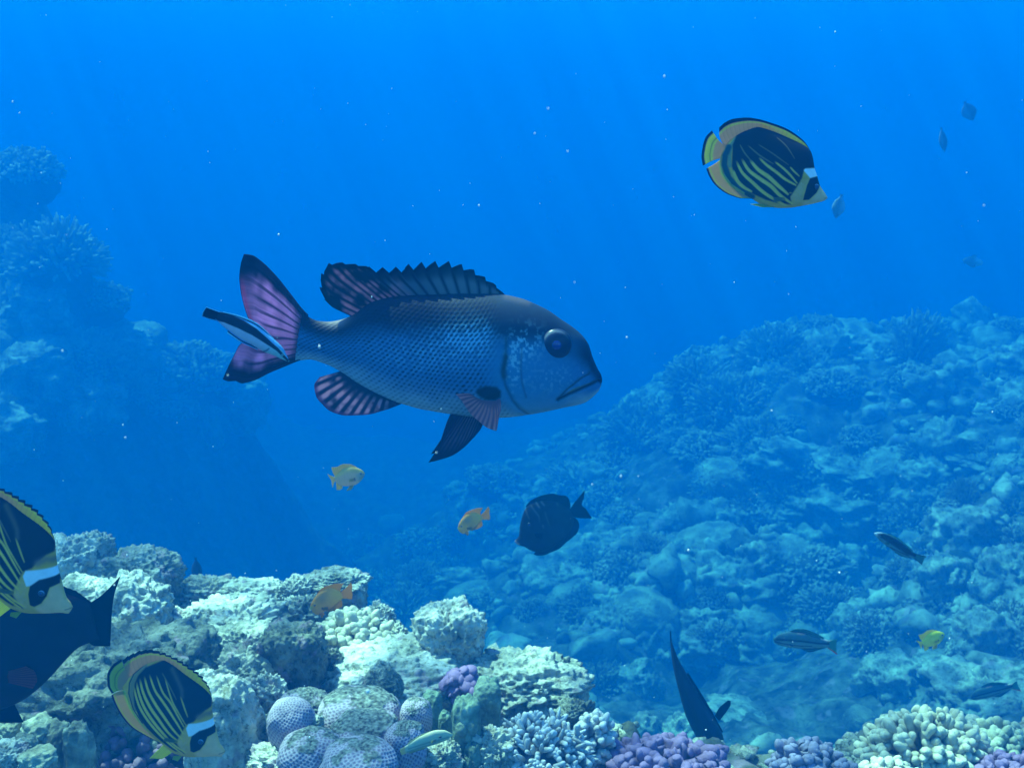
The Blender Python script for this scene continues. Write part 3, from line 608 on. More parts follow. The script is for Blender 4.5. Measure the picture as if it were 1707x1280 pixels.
    for x, y, z in zip(X, Y, Z):
        V, F = pr[int(rng.integers(6))]; s = 0.009 * math.exp(rng.normal(0.2, 0.5)); a = rng.uniform(0, 6.28)
        c, sn = math.cos(a), math.sin(a); Rm = np.array([[c, -sn, 0], [sn, c, 0], [0, 0, 1]])
        Vs.append((V * np.array([1, rng.uniform(0.6, 1), rng.uniform(0.5, 1.3)])) @ Rm.T * s + np.array([x, y, z + s * 0.3])); Fs.append(F + off); off += len(V)
    o = link("coral_gravel", np.concatenate(Vs), np.concatenate(Fs), M_rock); tag(o, None, None, None, 'stuff')
far_reef()
# ------------------------------------------------------------------ fish
M_fish = pigment_mat("fish_skin", 0.6, 0.14, 0.15, 700.0, 0.0, 0.10, 120.0, False, 0.0006)
M_scale = None
M_fin = pigment_mat("fin_membrane", 0.6, 0.12, 0.0, 300.0, 0.72)
M_pupil = plain_mat("eye_pupil", (0.008, 0.014, 0.16), 0.06, 0.7)
M_spark = plain_mat("eye_ring_pale", (0.4, 0.42, 0.4), 0.2, 0.6)
def pchip(x, y, xi):
    x = np.asarray(x, float); y = np.asarray(y, float); h = np.diff(x); dl = np.diff(y) / h; m = np.zeros_like(y)
    m[1:-1] = np.where(dl[:-1] * dl[1:] > 0, 2 * dl[:-1] * dl[1:] / (dl[:-1] + dl[1:] + 1e-12 * np.sign(dl[:-1] + dl[1:] + 1e-30)), 0); m[0] = dl[0]; m[-1] = dl[-1]
    k = np.clip(np.searchsorted(x, xi) - 1, 0, len(x) - 2); t = (xi - x[k]) / h[k]
    return (2*t**3-3*t**2+1)*y[k] + (t**3-2*t**2+t)*h[k]*m[k] + (-2*t**3+3*t**2)*y[k+1] + (t**3-t**2)*h[k]*m[k+1]
def smooth_line(P_, n, smooth=True):
    P_ = np.asarray(P_, float); s = np.concatenate([[0], np.cumsum(np.hypot(*np.diff(P_, axis=0).T))]); u = np.linspace(0, s[-1], n)
    if smooth and len(P_) > 2: return np.stack([pchip(s, P_[:, 0], u), pchip(s, P_[:, 1], u)], 1)
    return np.stack([np.interp(u, s, P_[:, 0]), np.interp(u, s, P_[:, 1])], 1)
def dist_line(x, y, L):
    """distance to a polyline and the place (0..1) along it"""
    L = np.asarray(L, float); best = np.full(x.shape, 1e9); tt = np.zeros(x.shape); n = len(L) - 1
    for i in range(n):
        ax, ay = L[i]; bx, by = L[i + 1]; dx, dy = bx - ax, by - ay
        t = np.clip(((x - ax) * dx + (y - ay) * dy) / (dx * dx + dy * dy + 1e-9), 0, 1)
        d = np.hypot(x - ax - t * dx, y - ay - t * dy); m = d < best; best = np.where(m, d, best); tt = np.where(m, (i + t) / n, tt)
    return best, tt
def inside(x, y, L, f=4.0):
    """soft mask of a polygon, feathered over f units"""
    L = np.asarray(L, float); c = np.zeros(x.shape, bool); n = len(L)
    for i in range(n):
        ax, ay = L[i]; bx, by = L[(i + 1) % n]
        if ay == by: continue
        c ^= ((ay > y) != (by > y)) & (x < (bx - ax) * (y - ay) / (by - ay) + ax)
    d, _ = dist_line(x, y, np.vstack([L, L[:1]])); sd = np.where(c, d, -d)
    return sstep(-f, f, sd)
def mixc(c, k, w):
    k = np.asarray(k, float); return c * (1 - w[:, None]) + k * w[:, None]
class Fish:
    """outlines are given in units of a crop of the photograph (px = x0 + u / k); Y is the fish's distance from the lens plane in metres"""
    def __init__(self, name, Y, origin, k, snout, tail, label, cat="fish", group=None, yscale=1.0):
        self.Y, self.o, self.k = Y, np.array(origin, float), k
        self.sn = np.array(snout, float); self.tl = np.array(tail, float)
        self.u = (self.tl - self.sn); self.len = np.hypot(*self.u); self.u /= self.len; self.n = np.array([-self.u[1], self.u[0]])
        if self.n[1] > 0: self.n = -self.n          # towards the back, image y runs down
        c = self.sn + self.u * self.len * 0.5; cx, cz = self.world(c[None]); self.c = np.array([cx[0], cz[0]])
        self.ang = math.atan2(*(lambda a, b: (b[1] - a[1], b[0] - a[0]))(*[np.array(self.world(q[None])).ravel() for q in (self.tl, self.sn)]))
        self.mpp = Y / FOC / k
        self.root = empty(name, (self.c[0], Y, self.c[1])); self.root.rotation_euler = (0, -self.ang, 0)
        tag(self.root, label, cat, group)
    def world(self, q):
        q = np.asarray(q, float); return on_plane(self.o[0] + q[:, 0] / self.k, self.o[1] + q[:, 1] / self.k, self.Y)
    def local(self, q, y):
        x, z = self.world(q); x = x - self.c[0]; z = z - self.c[1]; c, s = math.cos(self.ang), math.sin(self.ang)
        return np.stack([x * c + z * s, y * self.mpp, -x * s + z * c], 1)
    def st(self, q):
        q = np.asarray(q, float) - self.sn; return q @ self.u, q @ self.n
    def body(self, top, bot, width, color, ns=220, nt=160, lens=1.15, mat=None, groove=None, name="body", bump_fn=None, sm=0):
        st, zt = self.st(top); sb, zb = self.st(bot)
        st[0] = sb[0] = min(st[0], sb[0]); e = max(st[-1], sb[-1]); st[-1] = sb[-1] = e
        for a in (st, sb):
            for i in range(1, len(a)): a[i] = max(a[i], a[i - 1] + 1e-3)
        w = 0.5 * (1 - np.cos(np.linspace(0, math.pi * 0.92, ns))); w /= w[-1]
        s = st[0] + (e - st[0]) * w
        T, B = pchip(st, zt, s), pchip(sb, zb, s)
        if sm:
            kk = np.hanning(2 * sm + 3)[1:-1]; kk /= kk.sum()
            T, B = [np.convolve(np.concatenate([2 * a[0] - a[sm:0:-1], a, 2 * a[-1] - a[-2:-sm - 2:-1]]), kk, 'valid') for a in (T, B)]
        z0 = 0.5 * (zt[0] + zb[0]); T[0] = B[0] = z0
        self.S, self.T, self.B = s, T, B
        wx = [a for a, _ in width]; wy = [b for _, b in width]; self.Wd = pchip(np.array(wx) * (e - st[0]) + st[0], wy, s) * self.len
        th = np.linspace(0, 2 * math.pi, nt, endpoint=False)
        mid, hh = 0.5 * (T + B), 0.5 * (T - B)
        z = mid[:, None] + hh[:, None] * np.cos(th)[None]; yy = self.Wd[:, None] * np.sign(np.sin(th)) * np.abs(np.sin(th)) ** lens
        yy[0] = 0
        q = self.sn + s[:, None, None] * self.u + z[..., None] * self.n
        S = np.repeat(((s - s[0]) / (e - s[0]))[:, None], nt, 1).ravel(); tz = np.repeat(np.cos(th)[None], ns, 0).ravel(); q = q.reshape(-1, 2); yy = yy.ravel()
        if groove is not None:
            for L, wd, dp in groove:
                d, _ = dist_line(q[:, 0], q[:, 1], L); yy = yy - np.sign(yy) * dp * np.exp(-(d / wd) ** 2)
        col = color(q[:, 0], q[:, 1], S, tz)
        if bump_fn is not None: yy = yy + np.sign(yy) * bump_fn(q[:, 0], q[:, 1], S, tz)
        V = self.local(q, yy)
        cap = np.array([[ns * nt - 1 - i for i in range(nt)]]); F = grid_faces(ns, nt)
        i = np.arange(ns - 1); F2 = np.stack([i * nt + nt - 1, (i + 1) * nt + nt - 1, (i + 1) * nt, i * nt], 1)
        return link(name, V, [np.concatenate([F, F2]), cap], mat or M_fish, self.root, col)
    def half(self, x, y):
        s, z = self.st(np.array([[x, y]])); T, B, W = (np.interp(s[0], self.S, a) for a in (self.T, self.B, self.Wd))
        c = np.clip((z[0] - 0.5 * (T + B)) / max(0.5 * (T - B), 1e-6), -1, 1); return W * math.sqrt(1 - c * c) ** 1.15
    def fin(self, name, base, tip, side0, side1, color, nu=60, nv=40, th=1.2, y0=0.0, y1=0.0, curl=0.0, mirror=False, rays=0, ray_h=0.5, saw=None, mat=None):
        """a fin between its base line and its free edge (a Coons patch), two-sided, thinning outwards; y0, y1: how far its base and edge stand from the fish's mid-plane"""
        b = smooth_line(base, nu); t = smooth_line(tip, nu, saw is None)
        l = smooth_line(side0 or [base[0], tip[0]], nv); r = smooth_line(side1 or [base[-1], tip[-1]], nv)
        u = np.linspace(0, 1, nu)[:, None, None]; v = np.linspace(0, 1, nv)[None, :, None]
        q = (1 - v) * b[:, None] + v * t[:, None] + (1 - u) * l[None] + u * r[None] - ((1 - u) * (1 - v) * b[0] + u * (1 - v) * b[-1] + (1 - u) * v * t[0] + u * v * t[-1])
        if saw:
            k, depth, w = saw   # k spines: pull the free edge in between them
            a = (u[..., 0] * k) % 1.0; q = q + (b[:, None] - t[:, None]) * (np.where(u[..., 0] < 0.66, depth, depth * 0.3) * (a ** w) * v[..., 0] ** 2 * np.ones_like(v[..., 0]))[..., None]
        U = np.repeat(u[:, :, 0], nv, 1).ravel(); Vv = np.repeat(v[0, :, 0][None], nu, 0).ravel(); q = q.reshape(-1, 2)
        col = color(q[:, 0], q[:, 1], U, Vv)
        yc = y0 + (y1 - y0) * Vv + curl * np.sin(Vv * 2.2) * np.sin(U * math.pi)
        t_ = th * (1 - 0.75 * Vv) * (0.7 + (ray_h * np.abs(np.sin(U * math.pi * rays)) if rays else 0.3))
        out = None
        for sg in ((1, -1) if mirror else (1,)):
            Va = self.local(q, sg * yc + t_); Vb = self.local(q, sg * yc - t_)
            F = grid_faces(nu, nv); n = nu * nv
            ii = np.concatenate([np.arange(nv), np.arange(1, nu) * nv + nv - 1, (nu - 1) * nv + np.arange(nv - 2, -1, -1), np.arange(nu - 2, 0, -1) * nv])
            i2 = np.roll(ii, -1); rim = np.stack([ii, i2, i2 + n, ii + n], 1)
            o = link(name, np.concatenate([Va, Vb]), np.concatenate([F, F[:, ::-1] + n, rim]), mat or M_fin, self.root, np.concatenate([col, col]))
            if sg == 1: out = o
        return out
    def eyes(self, x, y, r, iris=(0.02, 0.02, 0.03), pupil=0.6, out=0.25, ring=(0.16, 0.17, 0.17)):
        h = self.half(x, y)
        D, F = ico(4)
        for sg in (1, -1):
            c = self.local(np.array([[x, y]]), np.array([sg * h * 0.97]))[0]
            R_ = r * self.mpp; V = D * np.array([R_, R_ * (0.35 + out), R_]) + c
            cd = np.tile(np.array(iris), (len(D), 1)); cd = mixc(cd, ring, np.exp(-((np.hypot(D[:, 0], D[:, 2]) - 0.86) / 0.07) ** 2) * sstep(-0.2, 0.9, D[:, 2] * 0.8 - D[:, 0] * 0.4)); e = link("eye", V, F, M_eye, self.root, cd)
            V = D * np.array([R_ * pupil, R_ * (0.36 + out), R_ * pupil]) + c + np.array([0, sg * R_ * 0.06, 0])
            link("pupil", V, F, M_pupil, e)
M_eye = pigment_mat("eye_iris", 0.3, 0.25)
def rays(u, n, w=0.25):
    return sstep(1 - w, 1, np.abs(np.cos(u * math.pi * n)))
def big_fish():
    f = Fish("emperor_fish", 1.22, (0, 0), 1.0, (1003, 640), (500, 562), "large dark blue-grey fish with a blunt head and pink-tinged fins in mid-water", "fish")
    A = lambda L: [(660 + x / 3.555, 420 + y / 3.555) for x, y in L]     # two enlargements the outline was read from
    B_ = lambda L: [(320 + x / 4, 400 + y / 4) for x, y in L]
    top = A([(1222,752),(1216,728),(1195,690),(1165,620),(1140,545),(1090,480),(1040,440),(980,400),(900,345),(830,310),(740,275),(650,255),(450,247),(200,252),(0,262)]) + B_([(1200,412),(1070,500),(1000,530),(900,545),(840,540),(790,520),(748,482)])
    bot = A([(1222,752),(1216,795),(1190,835),(1110,895),(1000,920),(900,942),(790,962),(620,980),(450,975),(300,955),(150,930),(60,905)]) + B_([(1390,1088),(1250,1030),(1100,950),(1000,882),(900,830),(800,798),(690,806)])
    mouth = A([(1235,768),(1190,758),(1100,790),(1020,822),(955,856)]); lip = A([(955,850),(1010,790),(1090,730),(1140,706)])
    gill = A([(655,490),(650,600),(632,680),(650,760),(690,850),(730,905),(780,948)]); pre = A([(745,540),(738,640),(745,740),(770,830)])
    def scales(x, y, S, t):
        a = S * 62; b = (t * 0.5 + 0.5) * 30 * (0.55 + 0.45 * np.sin(np.clip(S, 0, 1) * 3.0)); row = np.floor(b)
        a = a + 0.35 * vnoise(np.stack([x * 0.02, y * 0.03, t * 0], 1), 8); fx = (a + 0.5 * (row % 2)) % 1.0 - 0.5; fy = b - row - 0.5
        return np.exp(-((fx + 0.45 * fy) / 0.27) ** 2 - (fy / 0.40) ** 2)     # 1 in the middle of a scale, 0 on its edge
    def onbody(x, y, S, t):
        d, tt = dist_line(x, y, gill); gx = np.interp(y, [p[1] for p in gill], [p[0] for p in gill]); return sstep(2, -40, x - gx)
    def color(x, y, S, t):
        v = t[:, None]; n1 = fbm(np.stack([x * 0.03, y * 0.05, t * 0 + 1], 1), 4, 3); n2 = fbm(np.stack([x * 0.22, y * 0.22, t * 0 + 7], 1), 3, 5)
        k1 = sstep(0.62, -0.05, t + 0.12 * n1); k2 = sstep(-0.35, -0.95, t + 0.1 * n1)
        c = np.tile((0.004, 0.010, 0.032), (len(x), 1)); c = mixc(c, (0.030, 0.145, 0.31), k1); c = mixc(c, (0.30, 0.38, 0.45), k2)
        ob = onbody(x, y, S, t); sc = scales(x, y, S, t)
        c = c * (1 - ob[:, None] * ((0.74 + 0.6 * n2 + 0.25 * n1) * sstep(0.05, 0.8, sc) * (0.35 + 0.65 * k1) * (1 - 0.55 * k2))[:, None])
        sh = np.exp(-((x - 795) / 62) ** 2 - ((y - 556 + (x - 795) * 0.02) / 24) ** 2) + 0.55 * np.exp(-((x - 720) / 90) ** 2 - ((y - 585) / 32) ** 2)  # shimmer of light on the flank, painted into the skin colour
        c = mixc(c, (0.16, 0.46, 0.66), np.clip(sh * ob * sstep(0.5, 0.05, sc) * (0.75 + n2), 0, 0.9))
        # head
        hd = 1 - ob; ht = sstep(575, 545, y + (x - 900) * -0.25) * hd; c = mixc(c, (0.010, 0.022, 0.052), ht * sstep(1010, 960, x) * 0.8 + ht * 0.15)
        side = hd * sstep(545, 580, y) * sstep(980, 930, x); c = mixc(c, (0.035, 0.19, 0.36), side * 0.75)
        fl = sstep(0.0, 0.42, n2) * hd * (np.exp(-((x - 875) / 24) ** 2 - ((y - 565) / 22) ** 2) + 0.8 * np.exp(-((x - 857) / 14) ** 2 - ((y - 600) / 34) ** 2) + 0.35 * np.exp(-((x - 915) / 40) ** 2 - ((y - 625) / 22) ** 2))  # glints on the side of the head, painted as pale flecks
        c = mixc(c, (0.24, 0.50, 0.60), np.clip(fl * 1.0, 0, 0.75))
        d, _ = dist_line(x, y, gill); c = mixc(c, (0.012, 0.016, 0.022), np.exp(-(d / 3.0) ** 2) * 0.55)
        d, _ = dist_line(x, y, A([(652,590),(640,660),(645,700)])); c = mixc(c, (0.02, 0.03, 0.02), np.exp(-(d / 5.5) ** 2) * 0.8)
        d, _ = dist_line(x, y, pre); c = mixc(c, (0.03, 0.05, 0.06), np.exp(-(d / 2.0) ** 2) * 0.5)
        d, _ = dist_line(x, y, lip); c = mixc(c, (0.02, 0.03, 0.04), np.exp(-(d / 2.0) ** 2) * 0.8)
        c = mixc(c, (0.20, 0.22, 0.12), inside(x, y, A([(1000,815),(1040,790),(1130,765),(1180,762),(1100,785),(1030,818)]), 2) * 0.7)
        d, _ = dist_line(x, y, mouth); c = mixc(c, (0.006, 0.008, 0.014), np.exp(-(d / 3.0) ** 2) * 0.95)  # darkness inside the mouth gap painted along its crease
        c = mixc(c, (0.008, 0.009, 0.014), inside(x, y, A([(478,800),(490,775),(540,757),(600,765),(625,790),(622,830),(590,850),(540,845),(500,825)]), 3))
        c = mixc(c, (0.30, 0.22, 0.22), sstep(0.55, 0.95, t) * np.exp(-((x - 560) / 22) ** 2) * 0.8)
        d, _ = dist_line(x, y, [(843,493),(862,498),(880,503)]); c = mixc(c, (0.22, 0.14, 0.14), np.exp(-(d / 5) ** 2) * 0.2)
        return c
    def bump(x, y, S, t): return 0.9 * (0.45 - scales(x, y, S, t)) * onbody(x, y, S, t) * np.sqrt(np.clip(1 - t * t, 0, 1))
    W = [(0,0.0),(0.03,0.032),(0.12,0.072),(0.25,0.098),(0.4,0.105),(0.6,0.083),(0.8,0.045),(1,0.018)]
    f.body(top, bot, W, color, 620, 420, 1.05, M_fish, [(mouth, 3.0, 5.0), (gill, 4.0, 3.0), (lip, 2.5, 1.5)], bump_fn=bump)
    def dors(x, y, u, v):
        c = np.tile((0.030, 0.040, 0.062), (len(x), 1)); n = fbm(np.stack([x * 0.05, y * 0.05, u * 0], 1), 3, 4)
        soft = sstep(0.62, 0.7, u)
        ry = np.where(u < 0.64, np.exp(-(((u * 15.6) % 1.0 - 0.5) / 0.16) ** 2), rays(u, 26, 0.5))
        c = mixc(c, (0.22, 0.32, 0.40), (1 - ry) * (1 - soft) * sstep(0.85, 0.4, v) * 0.6)
        c = mixc(c, (0.80, 0.38, 0.45), np.clip((1 - ry) * (0.4 + 1.3 * n) * sstep(0.5, 0.75, u) * sstep(1, 0.75, v) * 0.9, 0, 0.8))
        return mixc(c, (0.012, 0.014, 0.03), sstep(0.82, 0.93, v) * 0.85)
    base = A([(648,268),(450,262),(200,266),(0,276)]) + B_([(1200,425),(1070,512)])
    tips = A([(650,257),(575,178),(506,133),(436,88),(370,64),(305,53),(245,53),(178,53),(110,63),(38,78)]) + B_([(1405,170),(1312,183),(1190,178),(1110,162),(1035,152),(960,145),(915,150),(868,200),(850,262),(852,330),(880,395)])
    f.fin("dorsal_fin", base, tips, None, B_([(1070,512),(1000,480),(940,450),(880,395)]), dors, 300, 40, 2.2, saw=(17, 0.2, 1.0), rays=17)
    def tail(x, y, u, v):
        c = np.tile((0.80, 0.38, 0.60), (len(x), 1)); n = fbm(np.stack([x * 0.06, y * 0.03, u * 0], 1), 3, 9)
        c = c * (1 + 0.5 * n)[:, None]
        c = mixc(c, (0.025, 0.03, 0.07), np.clip(0.8 * rays(u * 0.93 + 0.03, 11, 0.18) * sstep(1.05, 0.6, v) + 0.12 * rays(u, 46, 0.4), 0, 0.9))
        e = np.minimum(u, 1 - u); c = mixc(c, (0.022, 0.03, 0.075), sstep(0.17, 0.07, e + 0.04 * n) * 0.95)
        c = mixc(c, (0.02, 0.03, 0.08), sstep(0.28, 0.1, np.hypot(u * 0.8, 1 - v)) * 0.9)
        c = mixc(c, (0.75, 0.16, 0.30), np.exp(-((v - 0.965) / 0.03) ** 2) * sstep(0.12, 0.25, u) * sstep(0.7, 0.4, u) * 0.7)
        c = mixc(c, (0.015, 0.02, 0.05), sstep(0.985, 1.0, v)); return mixc(c, (0.03, 0.045, 0.085), sstep(0.2, 0.0, v))
    tipl = B_([(347,94),(326,160),(316,250),(325,340),(345,430),(375,520),(415,600),(440,660),(425,690),(380,680),(330,690),(280,770),(235,860),(205,930)])
    f.fin("tail_fin", B_([(775,500),(740,600),(720,700),(725,800)]), tipl, B_([(775,500),(740,465),(650,350),(560,238),(460,140),(400,102),(347,94)]), B_([(725,800),(640,835),(520,885),(400,942),(330,955),(290,940),(250,942),(205,930)]), tail, 140, 80, 2.6, rays=24, ray_h=0.6)
    def anal(x, y, u, v):
        c = np.tile((0.05, 0.06, 0.12), (len(x), 1)); r = rays(u + 0.04 * v, 11, 0.55); n = fbm(np.stack([x * 0.09, y * 0.09, u * 0], 1), 3, 4)
        c = mixc(c, (0.85, 0.48, 0.55), np.clip(r * sstep(0.12, 0.35, v) * (0.75 + n) * sstep(0.0, 0.25, u) , 0, 0.95))
        return mixc(c, (0.20, 0.09, 0.22), sstep(0.86, 0.97, v) * 0.8)
    f.fin("anal_fin", B_([(1385,1080),(1250,1020),(1100,940),(1000,872)]), B_([(1395,1094),(1300,1130),(1150,1166),(1030,1170),(930,1145),(870,1095),(828,1040),(816,970),(850,915)]), None, B_([(1000,872),(940,890),(850,915)]), anal, 110, 40, 2.2, rays=11)
    def pelv(x, y, u, v):
        c = np.tile((0.05, 0.06, 0.12), (len(x), 1)); c = mixc(c, (0.40, 0.24, 0.32), rays(u, 14, 0.6) * sstep(0.85, 0.5, u) * sstep(0.05, 0.3, u) * sstep(0.9, 0.5, v) * 0.8); return c
    f.fin("pelvic_fin", A([(530,975),(430,965),(330,950)]), A([(470,1070),(400,1140),(330,1185),(200,1222),(245,1180),(262,1130)]), A([(530,975),(505,1030),(470,1070)]), A([(330,950),(295,1030),(262,1130)]), pelv, 60, 30, 2.0, 14, 26, mirror=True, rays=12)
    def pect(x, y, u, v):
        r = rays(u, 13, 0.62); c = np.tile((0.45, 0.20, 0.26), (len(x), 1)); c = mixc(c, (1.0, 0.42, 0.40), r * sstep(0.1, 0.4, v) * 0.95); c = mixc(c, (0.85, 0.6, 0.6), r * sstep(0.7, 1, v) * sstep(0.55, 0.9, u) * 0.7); return c
    h = f.half(*A([(560, 830)])[0])
    f.fin("pectoral_fin", A([(470,815),(520,845),(580,850),(620,835)]), A([(368,795),(400,830),(450,905),(500,950),(545,985),(597,1003),(612,930)]), A([(470,815),(420,800),(368,795)]), A([(620,835),(625,880),(612,930)]), pect, 90, 30, 2.0, h * 0.93, h + 22, mirror=True, rays=13)
    f.eyes(926, 567.5, 25.5, (0.008, 0.012, 0.04), 0.52, 0.12, (0.12, 0.15, 0.2))
    return f
big_fish()
def cleaner():
    f = Fish("cleaner_wrasse", 1.17, (320, 400), 4.0, (646, 808), (180, 512), "slender cleaner wrasse with a black stripe at the big fish's tail", "fish")
    top = [(646,804),(600,712),(520,638),(430,570),(320,520),(230,492),(188,478)]
    bot = [(646,812),(600,795),(540,768),(480,745),(400,700),(330,668),(250,612),(180,545)]
    st = [(640,802),(575,725),(500,668),(420,608),(330,560),(230,520),(100,490)]
    def col(x, y, S, t):
        c = np.tile((0.50, 0.46, 0.55), (len(x), 1)); c = mixc(c, (0.30, 0.48, 0.46), sstep(0.42, 0.1, S)); c = mixc(c, (0.12, 0.42, 0.70), sstep(0.45, 0.75, t) * 0.95)
        d, tt = dist_line(x, y, st); w = 10 + 24 * sstep(0.0, 0.75, tt)
        c = mixc(c, (0.006, 0.007, 0.02), sstep(w, w - 6, d)); c = mixc(c, (0.10, 0.35, 0.75), sstep(-0.72, -0.95, t) * sstep(0.35, 0.6, S) * 0.9)
        d, _ = dist_line(x, y, [(480,742),(500,735),(520,720)]); return mixc(c, (0.01, 0.02, 0.06), np.exp(-(d / 6) ** 2) * 0.8)
    f.body(top, bot, [(0,0.0),(0.06,0.025),(0.25,0.055),(0.5,0.055),(0.8,0.03),(1,0.014)], col, 160, 100)
    def tl(x, y, u, v):
        c = np.tile((0.006, 0.007, 0.02), (len(x), 1)); return mixc(c, (0.15, 0.50, 0.85), np.maximum(sstep(0.8, 0.93, np.abs(2 * u - 1)), sstep(0.93, 0.99, v)))
    f.fin("tail_fin", [(196,482),(185,545)], [(95,445),(72,480),(64,512)], None, [(185,545),(120,530),(64,512)], tl, 30, 24, 3)
    def df(x, y, u, v): return mixc(np.tile((0.03, 0.07, 0.16), (len(x), 1)), (0.25, 0.62, 0.90), sstep(0.4, 0.8, v))
    f.fin("dorsal_fin", [(560,680),(430,575),(300,518),(215,490)], [(545,655),(430,552),(310,502),(205,478)], None, None, df, 40, 10, 2)
    f.fin("anal_fin", [(440,715),(330,662),(240,600)], [(440,735),(325,682),(235,622)], None, None, df, 30, 10, 2)
    f.fin("pelvic_fin", [(490,738),(470,735)], [(440,722),(415,712)], None, None, lambda x, y, u, v: np.tile((0.6, 0.6, 0.7), (len(x), 1)), 12, 8, 2, 10, 14, mirror=True)
    f.eyes(606, 765, 9, (0.2, 0.3, 0.3), 0.6)
cleaner()
# ------------------------------------------------------------------ striped butterflyfish
def butterfly(f, D, hazed=1.0):
    YEL = np.array((1.0, 0.50, 0.05)); TAN = np.array((0.98, 0.52, 0.24)); BLK = np.array((0.008, 0.008, 0.014)); WHT = np.array((0.92, 0.92, 0.92))
    def color(x, y, S, t):
        n = fbm(np.stack([x * 0.012, y * 0.012, t * 0], 1), 3, 2); n2 = fbm(np.stack([x * 0.05, y * 0.05, t * 0], 1), 3, 6)
        c = np.tile(YEL * 0.8, (len(x), 1)) * (1 + 0.25 * n)[:, None]
        c = mixc(c, TAN, inside(x, y, D['snout'], 25)); c = mixc(c, TAN * 0.8, inside(x, y, D['cheek'], 40) * (0.7 + 0.6 * n2))
        for L, k, w in D['rear']: d, _ = dist_line(x, y, L); c = mixc(c, k, sstep(w, w * 0.4, d))
        b = inside(x, y, D['black'], 9); c = mixc(c, BLK, b)
        for L, w, a in D['stripes']:
            L = smooth_line(L, 24); d, tt = dist_line(x, y, L); ww = w * 0.5 * (0.35 + 0.65 * np.sin(np.clip(tt * 0.93 + 0.04, 0, 1) * math.pi) ** 0.7)
            c = mixc(c, np.array((0.98, 0.55, 0.07)) if a > 0.5 else np.array((0.46, 0.30, 0.10)), sstep(ww + 4, ww - 4, d) * a * sstep(0, 0.12, tt))
        d, tt = dist_line(x, y, D['blotch']); c = mixc(c, (0.12, 0.08, 0.05), np.exp(-(d / 16) ** 2) * D['blotch_a'])
        d, _ = dist_line(x, y, D['nape']); c = mixc(c, (0.34, 0.19, 0.10), np.exp(-(d / 22) ** 2) * D['nape_a'])
        sq = sstep(0.25, 0.45, n2) * inside(x, y, D['cheek'], 30); c = mixc(c, YEL, sq * 0.5)
        c = mixc(c, WHT, inside(x, y, D['white'], 5)); c = mixc(c, BLK * 0.7, inside(x, y, D['mask'], 4))
        d, _ = dist_line(x, y, D['mouth']); return mixc(c, (0.12, 0.06, 0.05), np.exp(-(d / 4) ** 2) * 0.7)
    f.body(D['top'], D['bot'], [(0,0.0),(0.02,0.016),(0.1,0.045),(0.22,0.085),(0.4,0.115),(0.65,0.085),(0.9,0.035),(1,0.02)], color, 300, 300, 1.1, sm=7)
    def edge(v, lo=0.72): return sstep(lo, lo + 0.06, v)
    def dors(x, y, u, v):
        c = np.tile(np.array((0.68, 0.42, 0.22)), (len(x), 1)); c = mixc(c, (0.62, 0.55, 0.08), sstep(0.55, 0.2, u)); 
        c = mixc(c, (0.72, 0.44, 0.06), np.exp(-((u - D['glow_spot']) / 0.06) ** 2) * sstep(0.9, 0.3, v) * 0.9)  # orange glow of the backlit fin, painted into the membrane
        c = mixc(c, (0.30, 0.20, 0.12), sstep(0.12, 0.0, v) * 0.8)
        c = mixc(c, (0.60, 0.66, 0.10), np.exp(-((v - 0.70) / 0.05) ** 2)); c = mixc(c, (0.40, 0.30, 0.15), rays(u, 22, 0.12) * 0.3 * (1 - edge(v)))
        return mixc(c, (0.03, 0.015, 0.05), edge(v, 0.76))
    f.fin("dorsal_fin", D['d_base'], D['d_tip'], None, D['d_rear'], dors, 160, 40, 3.0, rays=22, saw=D.get('saw'))
    def anal(x, y, u, v):
        c = np.tile(np.array((0.74, 0.46, 0.19)), (len(x), 1)); c = mixc(c, (0.55, 0.58, 0.08), sstep(0.3, 0.1, v))
        c = mixc(c, (0.70, 0.62, 0.10), np.exp(-((v - 0.80) / 0.05) ** 2)); return mixc(c, (0.05, 0.012, 0.07), edge(v, 0.86))
    f.fin("anal_fin", D['a_base'], D['a_tip'], D['a_rear'], None, anal, 100, 36, 3.0, rays=18)
    def tail(x, y, u, v):
        c = np.tile(np.array((0.66, 0.42, 0.2)), (len(x), 1)); c = mixc(c, (0.62, 0.62, 0.09), sstep(0.42, 0.52, v)); c = mixc(c, (0.10, 0.08, 0.06), np.exp(-((v - 0.60) / 0.025) ** 2) * 0.6)
        c = mixc(c, (0.72, 0.66, 0.12), np.exp(-((v - 0.80) / 0.05) ** 2)); return mixc(c, (0.04, 0.015, 0.06), edge(v, 0.84))
    f.fin("tail_fin", D['t_base'], D['t_tip'], D['t_top'], D['t_bot'], tail, 60, 40, 3.0, rays=14)
    for i, (b, t) in enumerate(D['pelvic']):
        f.fin("pelvic_fin", b, t, None, None, lambda x, y, u, v: np.tile((0.62, 0.62, 0.10), (len(x), 1)) * (1 - 0.25 * rays(u, 8))[:, None], 30, 20, 3.0, 16, 34, mirror=(len(D['pelvic']) == 1), rays=8) if len(D['pelvic']) == 1 else f.fin("pelvic_fin", b, t, None, None, lambda x, y, u, v: np.tile((0.60, 0.60, 0.08), (len(x), 1)) * (1 - 0.25 * rays(u, 8))[:, None], 30, 20, 3.0, (-16, 16)[i], (-34, 34)[i], rays=8)
    b, t = D['pect']; h = f.half(*b[0])
    f.fin("pectoral_fin", b, t, None, None, lambda x, y, u, v: mixc(np.tile((0.30, 0.28, 0.12), (len(x), 1)), (0.75, 0.52, 0.08), sstep(0.35, 0.0, v)), 24, 24, 2.0, h * 0.97, h + 20, mirror=True, rays=9)
    f.eyes(*D['eye'], 27, (0.03, 0.05, 0.10), 0.55, 0.3, (0.3, 0.45, 0.6))
GB = "striped butterflyfish"
